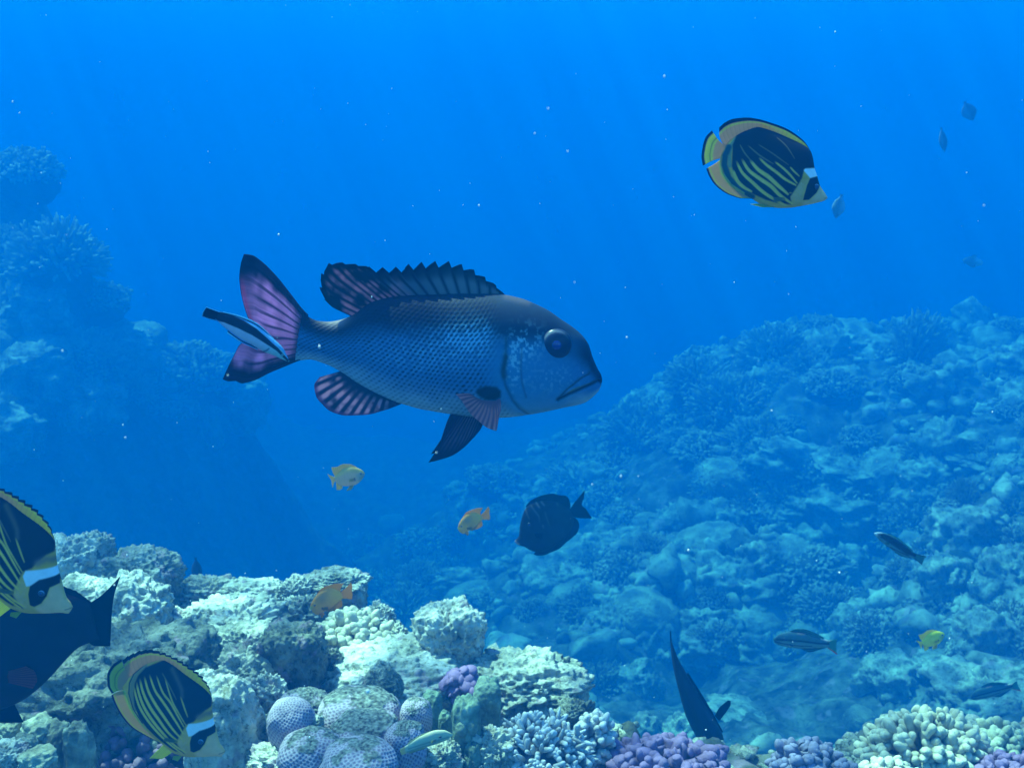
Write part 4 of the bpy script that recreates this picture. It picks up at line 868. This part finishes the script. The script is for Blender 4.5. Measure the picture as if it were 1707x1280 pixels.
UP = dict(
    top=[(1358,905),(1330,855),(1290,795),(1264,705),(1238,630),(1220,520),(1195,455),(1160,425),(1050,368),(900,300),(720,240),(600,268),(500,318),(430,375),(385,430)],
    bot=[(1358,918),(1335,935),(1250,960),(1130,985),(1000,1005),(860,1003),(720,965),(640,915),(520,850),(430,780),(370,690),(345,600),(352,530)],
    snout=[(1358,890),(1290,795),(1270,800),(1240,860),(1180,930),(1110,950),(1130,990),(1340,940),(1370,910)], cheek=[(960,860),(1060,760),(1150,740),(1110,860),(1110,950),(1000,960)],
    rear=[([(500,330),(440,420),(425,520),(430,610)], np.array((0.30,0.27,0.12)), 22), ([(420,430),(385,510),(380,600),(420,720),(520,830),(640,900)], np.array((0.03,0.06,0.06)), 40), ([(330,575),(360,680),(440,790),(560,870)], np.array((0.50,0.46,0.08)), 18)],
    black=[(720,200),(590,238),(505,300),(455,410),(450,520),(445,610),(480,740),(560,820),(640,870),(760,930),(900,965),(1010,975),(985,900),(1045,800),(1090,720),(1110,640),(1232,628),(1240,510),(1215,430),(1060,335),(900,265)],
    stripes=[([(455,640),(500,750),(560,810),(630,850)],30,1),([(482,550),(540,670),(640,770),(740,860),(850,930),(960,985)],30,1),([(530,530),(600,650),(700,730),(800,800),(880,880),(1010,965)],34,1),([(605,545),(680,640),(780,715),(860,790),(960,875)],36,1),([(685,525),(760,600),(850,670),(930,735),(1030,790)],26,0.95),([(830,565),(920,640),(970,690),(1040,770)],20,0.9),([(970,615),(1010,660),(1060,705)],16,0.85),([(520,400),(560,480),(620,560)],13,0.5),([(590,410),(700,510),(820,590)],13,0.5),([(680,400),(800,480),(960,600)],11,0.45),([(860,330),(950,420),(1020,540)],11,0.45)],
    blotch=[(0,0),(1,1)], blotch_a=0.0, nape=[(0,0),(1,1)], nape_a=0.0,
    white=[(1104,652),(1122,634),(1232,630),(1265,702),(1172,724)], mask=[(1170,724),(1275,703),(1285,790),(1240,862),(1170,928),(1112,932),(1118,880),(1140,790)], mouth=[(1375,912),(1330,915)],
    d_base=[(1175,445),(1050,385),(900,318),(720,258),(600,288),(500,338),(430,395),(395,440)], d_tip=[(1192,448),(1150,385),(1075,318),(960,248),(830,200),(700,163),(600,150),(480,160),(400,190),(335,245)], d_rear=[(395,440),(355,370),(335,300),(335,245)], glow_spot=0.5,
    a_base=[(360,540),(365,640),(440,770),(530,840),(650,910)], a_tip=[(212,635),(240,705),(300,792),(400,868),(470,897),(550,917),(650,918)], a_rear=[(360,540),(290,590),(212,635)],
    t_base=[(400,425),(370,530)], t_tip=[(265,272),(205,340),(178,430),(167,520),(180,607)], t_top=[(400,425),(330,365),(265,272)], t_bot=[(370,530),(270,560),(180,607)],
    pelvic=[([(860,1000),(740,965)],[(740,1000),(635,970)])], pect=([(930,905),(940,930)],[(820,900),(830,950)]), eye=(1238,806))
LOW = dict(
    top=[(1276,1058),(1268,1035),(1240,1000),(1221,940),(1206,880),(1192,830),(1178,770),(1170,680),(1166,600),(1140,568),(1060,498),(960,428),(860,350),(780,303),(700,308),(610,340),(540,392),(478,448)],
    bot=[(1276,1075),(1255,1106),(1200,1102),(1080,1106),(920,1096),(830,1060),(760,1000),(700,955),(620,880),(540,785),(490,695),(458,610),(442,545)],
    snout=[(1280,1050),(1240,1000),(1205,890),(1150,910),(1130,965),(1090,1015),(1040,1045),(1060,1110),(1280,1110)], cheek=[(940,900),(980,850),(1010,890),(1010,1000),(1010,1060),(900,1060),(870,980)],
    rear=[([(620,345),(550,400),(515,480),(505,570),(540,700)], np.array((0.34,0.22,0.08)), 22), ([(590,350),(525,405),(490,480),(482,570),(520,700),(600,810)], np.array((0.05,0.04,0.03)), 9), ([(440,560),(470,660),(540,780),(640,885)], np.array((0.55,0.56,0.08)), 16)],
    black=[(780,290),(875,340),(975,412),(1075,480),(1155,552),(1185,600),(1172,680),(1135,690),(1080,735),(1050,765),(990,785),(965,830),(935,880),(900,940),(960,1052),(880,1032),(800,982),(720,922),(640,852),(570,762),(532,662),(522,560),(532,480),(562,412),(622,352),(700,320)],
    stripes=[([(528,490),(540,560),(575,660),(645,765),(725,855),(820,945),(940,1045)],24,1),([(548,455),(568,545),(612,650),(690,762),(782,865),(880,965),(970,1035)],26,1),([(575,430),(605,535),(668,650),(760,765),(842,865),(920,930)],26,1),([(612,410),(655,530),(728,640),(800,730),(880,830),(950,905)],24,1),([(655,395),(715,525),(780,602),(860,702),(930,802),(965,860)],20,1),([(715,400),(785,540),(850,612),(910,702),(970,800)],16,0.9),([(790,420),(870,610),(930,700),(985,785)],12,0.85),([(930,560),(965,640),(1000,720)],12,0.8),([(760,380),(830,480),(900,590)],10,0.45)],
    blotch=[(845,365),(900,450),(938,520),(945,570)], blotch_a=0.9, nape=[(1090,735),(1140,715),(1170,730)], nape_a=0.95,
    white=[(988,815),(1008,778),(1184,778),(1195,832),(1150,852),(1040,882),(1006,885)], mask=[(1030,884),(1090,846),(1200,834),(1206,892),(1152,908),(1132,962),(1092,1012),(1040,1037),(1013,1022),(1014,940)], mouth=[(1285,1065),(1235,1075)],
    d_base=[(1165,612),(1060,515),(960,446),(860,368),(780,322),(700,326),(610,358),(540,408),(485,455)], d_tip=[(1168,595),(1148,510),(1092,430),(1042,382),(960,326),(860,270),(760,228),(650,208),(560,220),(480,254),(423,292)], d_rear=[(485,455),(442,370),(423,292)], glow_spot=2.0, saw=(17, 0.24, 1.1),
    a_base=[(448,550),(468,620),(510,715),(565,795),(645,885),(765,995)], a_tip=[(330,592),(347,642),(386,722),(440,802),(510,872),(600,924),(700,974),(765,1005)], a_rear=[(448,550),(395,560),(330,592)],
    t_base=[(488,445),(455,548)], t_tip=[(412,290),(332,350),(295,430),(298,510),(333,580)], t_top=[(488,445),(440,370),(412,290)], t_bot=[(455,548),(390,556),(333,580)],
    pelvic=[([(930,1088),(850,1095)],[(895,1128),(850,1112)]), ([(860,1062),(770,1005)],[(745,1145),(635,1140)])], pect=([(925,925),(905,945)],[(815,885),(800,915)]), eye=(1100,940))
fu = Fish("butterflyfish", 1.36, (1140, 170), 5.69, (1358, 910), (368, 480), "striped butterflyfish with a dark back swimming alone in open blue water", "butterflyfish", GB); butterfly(fu, UP)
fl = Fish("butterflyfish", 1.28, (120, 1040), 5.02, (1276, 1066), (460, 495), "yellow-finned striped butterflyfish nosing down over the near reef", "butterflyfish", GB); butterfly(fl, LOW)
def place_copy(src, px, py, Y, scale, turn, label):
    """a copy whose snout stands at a pixel; turn in degrees, nose up positive for a fish facing right"""
    r = copy_tree(src.root); a = -src.ang - R(turn); sn = src.local(src.sn[None], np.zeros(1))[0] * scale
    x, z = on_plane(px, py, Y); off = Euler((0, a, 0)).to_matrix() @ Vector(sn)
    r.rotation_euler = (0, a, 0); r.scale = (scale,) * 3; r.location = Vector((float(x), Y, float(z))) - off; r['label'] = label
    return r
place_copy(fl, 120, 1012, 1.14, 1.02, 0, "striped butterflyfish cut off by the frame edge in front of the dark fish")
# ------------------------------------------------------------------ smaller and darker fish
def black_surgeon():
    f = Fish("surgeonfish", 2.3, (850, 810), 10.24, (82, 942), (1050, 462), "round black surgeonfish with a pale lip hovering over the valley", "surgeonfish")
    top = [(82,938),(150,860),(168,700),(200,560),(235,440),(290,350),(340,305),(450,262),(600,245),(750,255),(850,290),(940,350),(1020,405)]
    bot = [(82,948),(110,985),(150,1003),(240,1030),(350,1095),(450,1125),(560,1122),(700,1055),(850,955),(980,845),(1060,725),(1092,610),(1082,520)]
    def col(x, y, S, t):
        c = np.tile((0.011, 0.012, 0.016), (len(x), 1)); n = fbm(np.stack([x * 0.01, y * 0.01, t * 0], 1), 3, 3); c = c * (1 + 0.6 * n)[:, None]
        for L, a in (([(260,380),(310,500),(350,560)],0.5),([(365,330),(420,400),(490,480),(510,620)],0.55),([(450,280),(520,370)],1.2),([(540,265),(600,330)],1.0),([(600,430),(640,560),(690,680)],0.3),([(560,640),(570,690)],0.6),([(800,280),(830,340)],0.3)):
            d, tt = dist_line(x, y, L); c = mixc(c, (0.22, 0.20, 0.19), np.exp(-(d / 15) ** 2) * a * 0.6 * sstep(1.05, 0.6, tt))
        d, _ = dist_line(x, y, [(85,942),(140,985)]); c = mixc(c, (0.55, 0.40, 0.42), np.exp(-(d / 24) ** 2) * 0.95); return c
    f.body(top, bot, [(0,0),(0.04,0.03),(0.15,0.07),(0.4,0.1),(0.7,0.07),(0.95,0.025),(1,0.02)], col, 160, 120, 1.15, sm=6)
    dk = lambda x, y, u, v: np.tile((0.010, 0.011, 0.016), (len(x), 1)) * (1 - 0.3 * rays(u, 24))[:, None]
    f.fin("dorsal_fin", [(290,355),(450,275),(600,258),(750,268),(850,303),(940,362),(1015,415)], [(266,352),(330,270),(440,200),(580,150),(720,130),(850,155),(960,170),(1010,230),(1036,335)], None, None, dk, 80, 20, 4, rays=24)
    f.fin("anal_fin", [(1075,535),(1080,610),(1048,720),(970,835),(840,945),(700,1040),(560,1108),(450,1112)], [(1110,535),(1160,590),(1182,660),(1162,770),(1085,862),(960,962),(850,1062),(700,1132),(560,1182),(470,1186),(400,1162)], None, None, dk, 80, 20, 4, rays=22)
    f.fin("tail_fin", [(1015,400),(1070,525)], [(1278,68),(1262,200),(1226,310),(1305,400),(1402,552)], [(1015,400),(1120,260),(1278,68)], [(1070,525),(1200,548),(1402,552)], dk, 40, 30, 4, rays=12)
    f.fin("pectoral_fin", [(420,760),(430,820)], [(560,760),(540,860)], None, None, dk, 20, 16, 3, f.half(420, 790) * 0.97, f.half(420, 790) + 40, mirror=True)
    f.eyes(330, 625, 36, (0.015, 0.017, 0.022), 0.6)
black_surgeon()
GD = "orange and yellow damselfish"
def damsel_a(Y, origin, k, label, back, mid, fin, head):
    f = Fish("damselfish", Y, origin, k, (1240, 540), (330, 690), label, "damselfish", GD)
    top = [(1243,520),(1190,452),(1080,385),(950,335),(800,318),(650,365),(500,455),(400,555),(335,640)]
    bot = [(1243,550),(1225,610),(1150,725),(1060,815),(930,885),(800,908),(620,915),(450,875),(370,800),(325,745)]
    def col(x, y, S, t):
        n = fbm(np.stack([x * 0.006, y * 0.006, t * 0], 1), 3, 2); c = mixc(np.tile(np.array(mid), (len(x), 1)), back, sstep(0.15, 0.75, t + 0.15 * n)); c = mixc(c, head, sstep(0.36, 0.12, S) * sstep(0.5, 0.0, t) * 0.8)  # teal on the lower head is shade painted into the colour
        d, _ = dist_line(x, y, [(945,660),(955,715)]); return mixc(c, (0.02, 0.03, 0.05), np.exp(-(d / 26) ** 2) * 0.9)
    f.body(top, bot, [(0,0),(0.05,0.035),(0.2,0.085),(0.45,0.11),(0.75,0.06),(1,0.025)], col, 110, 80)
    fc = lambda x, y, u, v: np.tile(np.array(fin), (len(x), 1)) * (1 - 0.25 * rays(u, 14))[:, None]
    f.fin("dorsal_fin", [(1040,385),(900,345),(750,345),(620,395),(480,490),(350,640)], [(1045,368),(900,285),(760,240),(620,240),(500,275),(400,328),(228,345)], None, [(350,640),(265,490),(228,345)], fc, 60, 24, 5, rays=14)
    f.fin("tail_fin", [(345,645),(340,745)], [(98,538),(165,640),(215,720),(240,850),(265,965)], [(345,645),(220,600),(98,538)], [(340,745),(300,850),(265,965)], fc, 40, 24, 5, rays=12)
    f.fin("anal_fin", [(570,890),(460,865),(370,810)], [(565,985),(470,1035),(385,1035)], None, None, fc, 30, 16, 5, rays=8)
    f.fin("pelvic_fin", [(920,875),(800,890)], [(860,1000),(690,1050)], None, None, fc, 24, 16, 5, 25, 60, mirror=True, rays=6)
    f.fin("pectoral_fin", [(940,670),(945,730)], [(800,660),(790,760)], None, None, fc, 20, 14, 4, f.half(940, 700) * 0.96, f.half(940, 700) + 45, mirror=True, rays=6)
    f.eyes(1130, 520, 42, (0.10, 0.16, 0.18), 0.55)
    return f
da = damsel_a(2.2, (540, 760), 18.29, "pale orange damselfish facing right under the big fish's belly", (1.0, 0.50, 0.10), (0.98, 0.44, 0.20), (0.90, 0.58, 0.08), (0.22, 0.30, 0.25))
dy = damsel_a(2.0, (540, 760), 18.29, "bright yellow damselfish over the far slope beside the big cream coral", (1.0, 0.82, 0.04), (0.95, 0.78, 0.07), (0.95, 0.75, 0.12), (0.2, 0.34, 0.2))
def shift_snout(f, px, py, Y, scale, turn):
    a = -f.ang - R(turn); sn = f.local(f.sn[None], np.zeros(1))[0] * scale; x, z = on_plane(px, py, Y)
    f.root.rotation_euler = (0, a, 0); f.root.scale = (scale,) * 3; f.root.location = Vector((float(x), Y, float(z))) - Euler((0, a, 0)).to_matrix() @ Vector(sn)
shift_snout(dy, 1574.5, 1057, 2.0, 0.80, 13)
def damsel_b(Y, label):
    f = Fish("damselfish", Y, (400, 960), 3.414, (400, 180), (577, 112), label, "damselfish", GD)
    top = [(400,178),(412,143),(438,106),(475,78),(515,68),(550,78),(578,97)]; bot = [(400,182),(418,208),(445,219),(480,202),(520,180),(555,152),(578,128)]
    def col(x, y, S, t):
        n = fbm(np.stack([x * 0.03, y * 0.03, t * 0], 1), 3, 2); c = mixc(np.tile((1.0, 0.40, 0.05), (len(x), 1)), (1.0, 0.34, 0.02), sstep(0.45, 0.9, t + 0.2 * n)); c = mixc(c, (0.36, 0.20, 0.10), np.exp(-((x - 470) / 40) ** 2 - ((y - 115) / 30) ** 2) * 0.6)
        c = mixc(c, (1.0, 0.46, 0.05), sstep(0.6, 1, S)); d, _ = dist_line(x, y, [(472,176),(478,184)]); c = mixc(c, (0.02, 0.04, 0.05), np.exp(-(d / 6) ** 2) * 0.95)
        d, _ = dist_line(x, y, [(396,180),(406,176)]); return mixc(c, (0.80, 0.66, 0.05), np.exp(-(d / 6) ** 2))
    f.body(top, bot, [(0,0),(0.05,0.03),(0.2,0.085),(0.45,0.11),(0.75,0.06),(1,0.025)], col, 120, 90)
    fc = lambda x, y, u, v: np.tile((1.0, 0.48, 0.03), (len(x), 1)) * (1 - 0.22 * rays(u, 14))[:, None]
    f.fin("dorsal_fin", [(440,112),(475,84),(515,75),(550,84),(576,102)], [(436,104),(470,66),(520,48),(560,41),(590,42)], None, [(576,102),(572,80),(590,42)], fc, 50, 20, 1.2, rays=14)
    f.fin("tail_fin", [(572,95),(574,127)], [(632,36),(640,62),(637,80),(641,105),(638,132)], [(572,95),(600,70),(632,36)], [(574,127),(605,128),(638,132)], fc, 40, 24, 1.2, rays=12)
    f.fin("anal_fin", [(480,195),(520,176),(555,148),(570,134)], [(505,199),(545,191),(584,165),(580,138)], None, None, fc, 40, 18, 1.2, rays=10)
    f.fin("pelvic_fin", [(450,212),(470,204)], [(468,232),(480,222)], None, None, fc, 16, 12, 1.2, 5, 12, mirror=True, rays=5)
    f.fin("pectoral_fin", [(474,172),(476,186)], [(505,165),(507,185)], None, None, lambda x, y, u, v: np.tile((0.6, 0.42, 0.12), (len(x), 1)), 16, 12, 1.0, f.half(474, 178) * 0.96, f.half(474, 178) + 8, mirror=True, rays=6)
    f.eyes(428, 160, 8, (0.25, 0.16, 0.08), 0.55)
    return f
db = damsel_b(1.95, "deep orange damselfish right above the cream finger coral")
place_copy(db, 763, 881, 2.2, 0.86, 4, "orange damselfish facing left between the big fish and the black surgeonfish")
def wrasse(name, Y, origin, k, sn, tl, top, bot, col, dorsal, anal, tail, finc, eye, label, group=None, tailc=None):
    f = Fish(name, Y, origin, k, sn, tl, label, "wrasse", group)
    f.body(top, bot, [(0,0),(0.04,0.02),(0.2,0.055),(0.4,0.066),(0.7,0.045),(1,0.016)], col, 120, 80)
    f.fin("dorsal_fin", *dorsal, None, None, finc, 50, 12, 4); f.fin("anal_fin", *anal, None, None, finc, 40, 10, 4)
    f.fin("tail_fin", tail[0], tail[1], None, None, tailc or finc, 30, 20, 4, rays=8)
    b = eye; h = f.half(*eye[3]); x, y = eye[3]; s = -1 if f.sn[0] > f.tl[0] else 1
    f.fin("pectoral_fin", [(x, y), (x, y + eye[2])], [(x + s * 3 * eye[2], y + 0.5 * eye[2]), (x + s * 2.5 * eye[2], y + 2 * eye[2])], None, None, finc, 16, 12, 3, h * 0.96, h + 1.2 * eye[2], mirror=True)
    f.eyes(eye[0], eye[1], eye[2], (0.06, 0.10, 0.12), 0.55); return f
def c1(x, y, S, t):
    c = np.tile((0.10, 0.20, 0.20), (len(x), 1)); c = mixc(c, (0.22, 0.34, 0.30), sstep(0.1, -0.3, t))
    for L, w in (([(300,420),(500,415),(800,440),(1100,490),(1400,520)],24),([(260,470),(550,515),(800,540),(1000,550)],14),([(600,270),(850,290),(1050,360),(1280,440)],16),([(850,610),(1100,605)],8)): d, _ = dist_line(x, y, L); c = mixc(c, (0.02, 0.03, 0.05), sstep(w, w * 0.4, d) * 0.9)
    d, _ = dist_line(x, y, [(720,300),(860,315)]); c = mixc(c, (0.5, 0.3, 0.25), np.exp(-(d / 12) ** 2) * 0.7)
    d, _ = dist_line(x, y, [(1210,415),(1330,452),(1450,458)]); c = mixc(c, (0.80, 0.65, 0.55), np.exp(-(d / 17) ** 2)); return mixc(c, (0.05, 0.09, 0.13), sstep(0.18, 0.05, S) * 0.5)
GW = "slender striped wrasses"
def t1(x, y, u, v): return mixc(mixc(np.tile((0.14, 0.34, 0.28), (len(x), 1)), (0.75, 0.12, 0.06), sstep(0.86, 0.93, u)), (0.75, 0.6, 0.5), sstep(0.1, 0.03, u) * sstep(0.5, 0.2, v))
w1 = wrasse("wrasse", 2.3, (1270, 1030), 12.19, (238, 430), (1360, 520), [(238,425),(340,335),(430,298),(600,268),(800,278),(1000,345),(1200,415),(1370,455)], [(238,438),(260,500),(400,560),(600,600),(850,622),(1100,612),(1250,600),(1350,590)], c1,
    ([(560,280),(800,282),(1000,348),(1250,428)], [(570,262),(700,222),(850,222),(1050,285),(1270,395)]), ([(800,612),(1050,605),(1290,592)], [(860,660),(970,692),(1150,645),(1300,605)]), ([(1345,460),(1320,590)], [(1530,425),(1515,500),(1510,600),(1530,745)]), lambda x, y, u, v: np.tile((0.13, 0.32, 0.34), (len(x), 1)) * (0.75 + 0.4 * np.sin(v * 14))[:, None], (440, 395, 26, (540, 490)), "striped green wrasse with a red-edged tail in the middle of the dark hollow", GW, t1)
def c2(x, y, S, t):
    c = np.tile((0.012, 0.02, 0.035), (len(x), 1)); c = mixc(c, (0.10, 0.22, 0.24), sstep(-0.1, -0.5, t)); d, _ = dist_line(x, y, [(700,540),(900,640),(1100,720)]); c = mixc(c, (0.015, 0.03, 0.05), np.exp(-(d / 16) ** 2))
    c = mixc(c, (0.10, 0.28, 0.25), sstep(0.8, 0.95, t) * 0.7); return mixc(c, (0.80, 0.84, 0.74), np.exp(-(np.hypot(x - 375, y - 245) / 55) ** 2) + 0.8 * np.exp(-((x - 470) / 70) ** 2 - ((y - 226) / 14) ** 2) * 0.9)
wrasse("wrasse", 2.1, (1430, 870), 13.13, (352, 245), (1250, 745), [(352,238),(420,222),(500,222),(650,258),(800,325),(950,425),(1100,555),(1200,645),(1285,690)], [(352,250),(400,318),(500,418),(650,538),(800,640),(950,720),(1100,762),(1225,792)], c2,
    ([(650,268),(800,335),(1000,475),(1200,650)], [(660,250),(820,310),(1020,455),(1205,625)]), ([(800,632),(950,710),(1150,762)], [(810,665),(950,745),(1150,790)]), ([(1270,690),(1215,785)], [(1505,752),(1450,800),(1430,860),(1405,935)]), lambda x, y, u, v: mixc(np.tile((0.10, 0.26, 0.25), (len(x), 1)), (0.02, 0.03, 0.06), sstep(0.7, 0.95, np.abs(2 * u - 1)) * 0.9), (470, 290, 22, (600, 420)), "dark slender wrasse with a white snout high on the right slope", GW)
def c3(x, y, S, t):
    c = np.tile((0.46, 0.50, 0.34), (len(x), 1)); c = mixc(c, (0.60, 0.56, 0.36), sstep(0.3, 0.8, t))
    for L in ([(1640,760),(1500,790),(1300,860)], [(1560,790),(1400,850),(1290,890)]): d, _ = dist_line(x, y, L); c = mixc(c, (0.16, 0.24, 0.20), np.exp(-(d / 9) ** 2) * 0.8)
    return c
wrasse("wrasse", 1.2, (430, 1080), 5.17, (1676, 742), (1270, 878), [(1676,738),(1600,705),(1500,713),(1400,755),(1330,800),(1262,852)], [(1676,748),(1640,785),(1550,822),(1450,852),(1350,882),(1284,902)], c3,
    ([(1540,718),(1420,756),(1300,832)], [(1530,704),(1410,742),(1290,818)]), ([(1450,845),(1370,870),(1300,893)], [(1445,862),(1370,888),(1300,908)]), ([(1280,845),(1295,898)], [(1222,868),(1226,890),(1240,922)]), lambda x, y, u, v: np.tile((0.44, 0.46, 0.30), (len(x), 1)), (1572, 752, 14, (1535, 772)), "pale green wrasse in front of the honeycomb corals", GW)
place_copy(w1, 1618, 1162, 3.0, 1.0, 22, "hazy distant wrasse above the greenish finger coral at the frame edge")
def dark_left():
    f = Fish("dark_fish", 1.3, (0, 800), 2.667, (-420, 850), (400, 630), "nearly black fish with a forked tail behind the cut-off butterflyfish", "fish")
    top = [(-420,842),(-300,640),(-150,520),(0,480),(150,478),(250,490),(330,515),(400,546)]; bot = [(-420,858),(-300,990),(-150,1045),(-60,1040),(30,1012),(100,980),(200,900),(300,790),(350,742),(400,718)]
    def col(x, y, S, t):
        n = fbm(np.stack([x * 0.02, y * 0.02, t * 0], 1), 3, 3); c = np.tile((0.008, 0.008, 0.016), (len(x), 1)) * (1 + 0.5 * n)[:, None]
        return mixc(c, (0.07, 0.012, 0.02), np.exp(-((x - 330) / 50) ** 2 - ((y - 518) / 10) ** 2) * 0.8)
    f.body(top, bot, [(0,0),(0.06,0.04),(0.3,0.11),(0.55,0.09),(0.85,0.035),(1,0.02)], col, 160, 120, sm=9)
    dk = lambda x, y, u, v: np.tile((0.008, 0.008, 0.018), (len(x), 1))
    f.fin("tail_fin", [(390,552),(385,716)], [(537,424),(506,520),(497,600),(490,738)], [(390,552),(450,512),(537,424)], [(385,716),(430,738),(490,738)], dk, 40, 30, 2, rays=14)
    f.fin("dorsal_fin", [(-150,535),(0,495),(150,492),(250,504),(330,528),(395,558)], [(-160,500),(0,448),(150,440),(280,470),(340,492),(412,545)], None, None, dk, 70, 16, 2, saw=(24, 0.3, 2))
    f.fin("anal_fin", [(60,990),(-20,1020),(-100,1030)], [(105,1076),(40,1078),(-100,1075)], None, None, dk, 40, 16, 2)
    f.fin("pectoral_fin", [(60,820),(70,870)], [(150,790),(190,815),(200,850),(180,890)], None, None, lambda x, y, u, v: np.tile((0.45, 0.07, 0.06), (len(x), 1)) * (1 - 0.5 * rays(u, 9))[:, None], 30, 20, 2, f.half(60, 845) * 0.97, f.half(60, 845) + 12, mirror=True, rays=9)
    f.eyes(-310, 790, 16, (0.01, 0.01, 0.015), 0.6)
dark_left()
def diving_fish():
    f = Fish("diving_fish", 2.0, (1080, 1040), 5.33, (640, 1290), (215, 180), "dark fish diving nose-down behind the violet finger coral", "fish")
    top = [(640,1300),(690,1180),(680,1060),(660,960),(600,850),(520,730),(430,590),(340,430),(270,310),(235,220),(212,150)]
    bot = [(640,1280),(560,1170),(480,1070),(410,960),(330,800),(290,650),(255,520),(230,410),(215,320),(205,240),(203,150)]
    def col(x, y, S, t):
        c = np.tile((0.016, 0.024, 0.04), (len(x), 1)); d, _ = dist_line(x, y, [(240,260),(330,430),(440,600),(560,790)]); c = mixc(c, (0.006, 0.008, 0.02), np.exp(-(d / 22) ** 2) * 0.8); return mixc(c, (0.04, 0.055, 0.06), sstep(0.25, 0.05, S) * 0.8)
    f.body(top, bot, [(0,0),(0.1,0.10),(0.3,0.16),(0.6,0.12),(0.85,0.05),(1,0.012)], col, 120, 80, 1.0, sm=8)
    dk = lambda x, y, u, v: np.tile((0.010, 0.014, 0.03), (len(x), 1))
    f.fin("tail_fin", [(222,235),(206,230)], [(205,60),(196,62)], [(222,235),(212,150),(205,60)], [(206,230),(198,150),(196,62)], dk, 12, 24, 5, -0, 0)
    f.fin("dorsal_fin", [(660,960),(520,735),(345,440)], [(668,955),(540,722),(360,432)], None, None, dk, 40, 8, 4)
    f.fin("pectoral_fin", [(600,830),(640,870)], [(720,695),(745,700),(740,745)], [(600,830),(640,760),(720,695)], [(640,870),(700,800),(740,745)], dk, 20, 20, 4, 30, 40)
    f.eyes(640, 1180, 20, (0.02, 0.03, 0.04), 0.6)
diving_fish()
def far_fish(px, py, Y, h, w, tilt, label, c=(0.10, 0.14, 0.20)):
    a, b = math.cos(R(tilt)), math.sin(R(tilt)); M = lambda L: [(px + (x * w / 2) * a - (y * h / 2) * b, py + (x * w / 2) * b + (y * h / 2) * a) for x, y in L]
    f = Fish("distant_fish", Y, (0, 0), 1.0, M([(0, 1)])[0], M([(0, -0.9)])[0], label, "fish", "distant fish in the blue")
    cl = lambda x, y, S, t: np.tile(np.array(c), (len(x), 1)) * (1 + 0.8 * sstep(0.2, -0.6, t))[:, None]
    L = M([(0.05,1),(0.6,0.6),(1,0.1),(0.8,-0.4),(0.4,-0.68),(0.12,-0.9)]); Q = M([(-0.05,1),(-0.6,0.6),(-1,0.1),(-0.8,-0.4),(-0.4,-0.68),(-0.12,-0.9)])
    s1 = f.st(L[2:3])[1][0]; top, bot = (L, Q) if s1 > 0 else (Q, L)
    f.body(top, bot, [(0,0),(0.1,0.05),(0.4,0.12),(0.8,0.05),(1,0.02)], cl, 40, 32)
    f.fin("tail_fin", M([(0.12,-0.88),(-0.12,-0.88)]), M([(0.3,-1.12),(0,-1.02),(-0.22,-1.12)]), None, None, lambda x, y, u, v: np.tile(np.array(c), (len(x), 1)), 12, 10, 0.6)
    f.eyes(*M([(0.1, 0.7)])[0], 0.09 * w, c, 0.6)
far_fish(1398, 345, 4.6, 40, 22, 14, "small hazy fish just beyond the upper butterflyfish's nose", (0.14, 0.24, 0.30))
far_fish(1572, 234, 6.0, 40, 14, -8, "thin hazy fish silhouette seen end-on high in the open water")
far_fish(1615, 186, 6.5, 34, 26, -24, "oval hazy fish silhouette nearest the upper frame corner")
far_fish(328, 950, 3.4, 40, 18, -6, "small dark hazy fish over the edge of the left shelf", (0.06, 0.05, 0.07))
far_fish(1622, 436, 6.8, 20, 34, 8, "barely visible hazy fish above the far ridge crest", (0.2, 0.34, 0.42))
# ------------------------------------------------------------------ drifting specks
def specks():
    rng = np.random.default_rng(12); D, F = ico(1); Vs, Fs, off = [], [], 0
    n = 900; Y = np.where(np.arange(n) < 40, 0.16 + 0.3 * rng.random(n), 0.55 + 3.2 * rng.random(n) ** 1.3); X = (rng.random(n) * 2 - 1) * (0.58 * Y + 0.25); Z = -Y * 0.2 + (rng.random(n) * 2 - 1) * (0.45 * Y + 0.2)
    ok = Z > height(X, Y) + 0.05
    for x, y, z in zip(X[ok], Y[ok], Z[ok]):
        s = 0.0004 * math.exp(rng.normal(0, 0.5)) * (0.35 if y < 0.5 else 1); q = D * s * np.array([1, 1, 1 + rng.random() * 0.8]); Vs.append(q + np.array([x, y, z])); Fs.append(F + off); off += len(D)
    o = link("drifting_specks", np.concatenate(Vs), np.concatenate(Fs), plain_mat("plankton", (0.85, 0.85, 0.8), 0.6, 0.2)); tag(o, None, None, None, 'stuff')
specks()
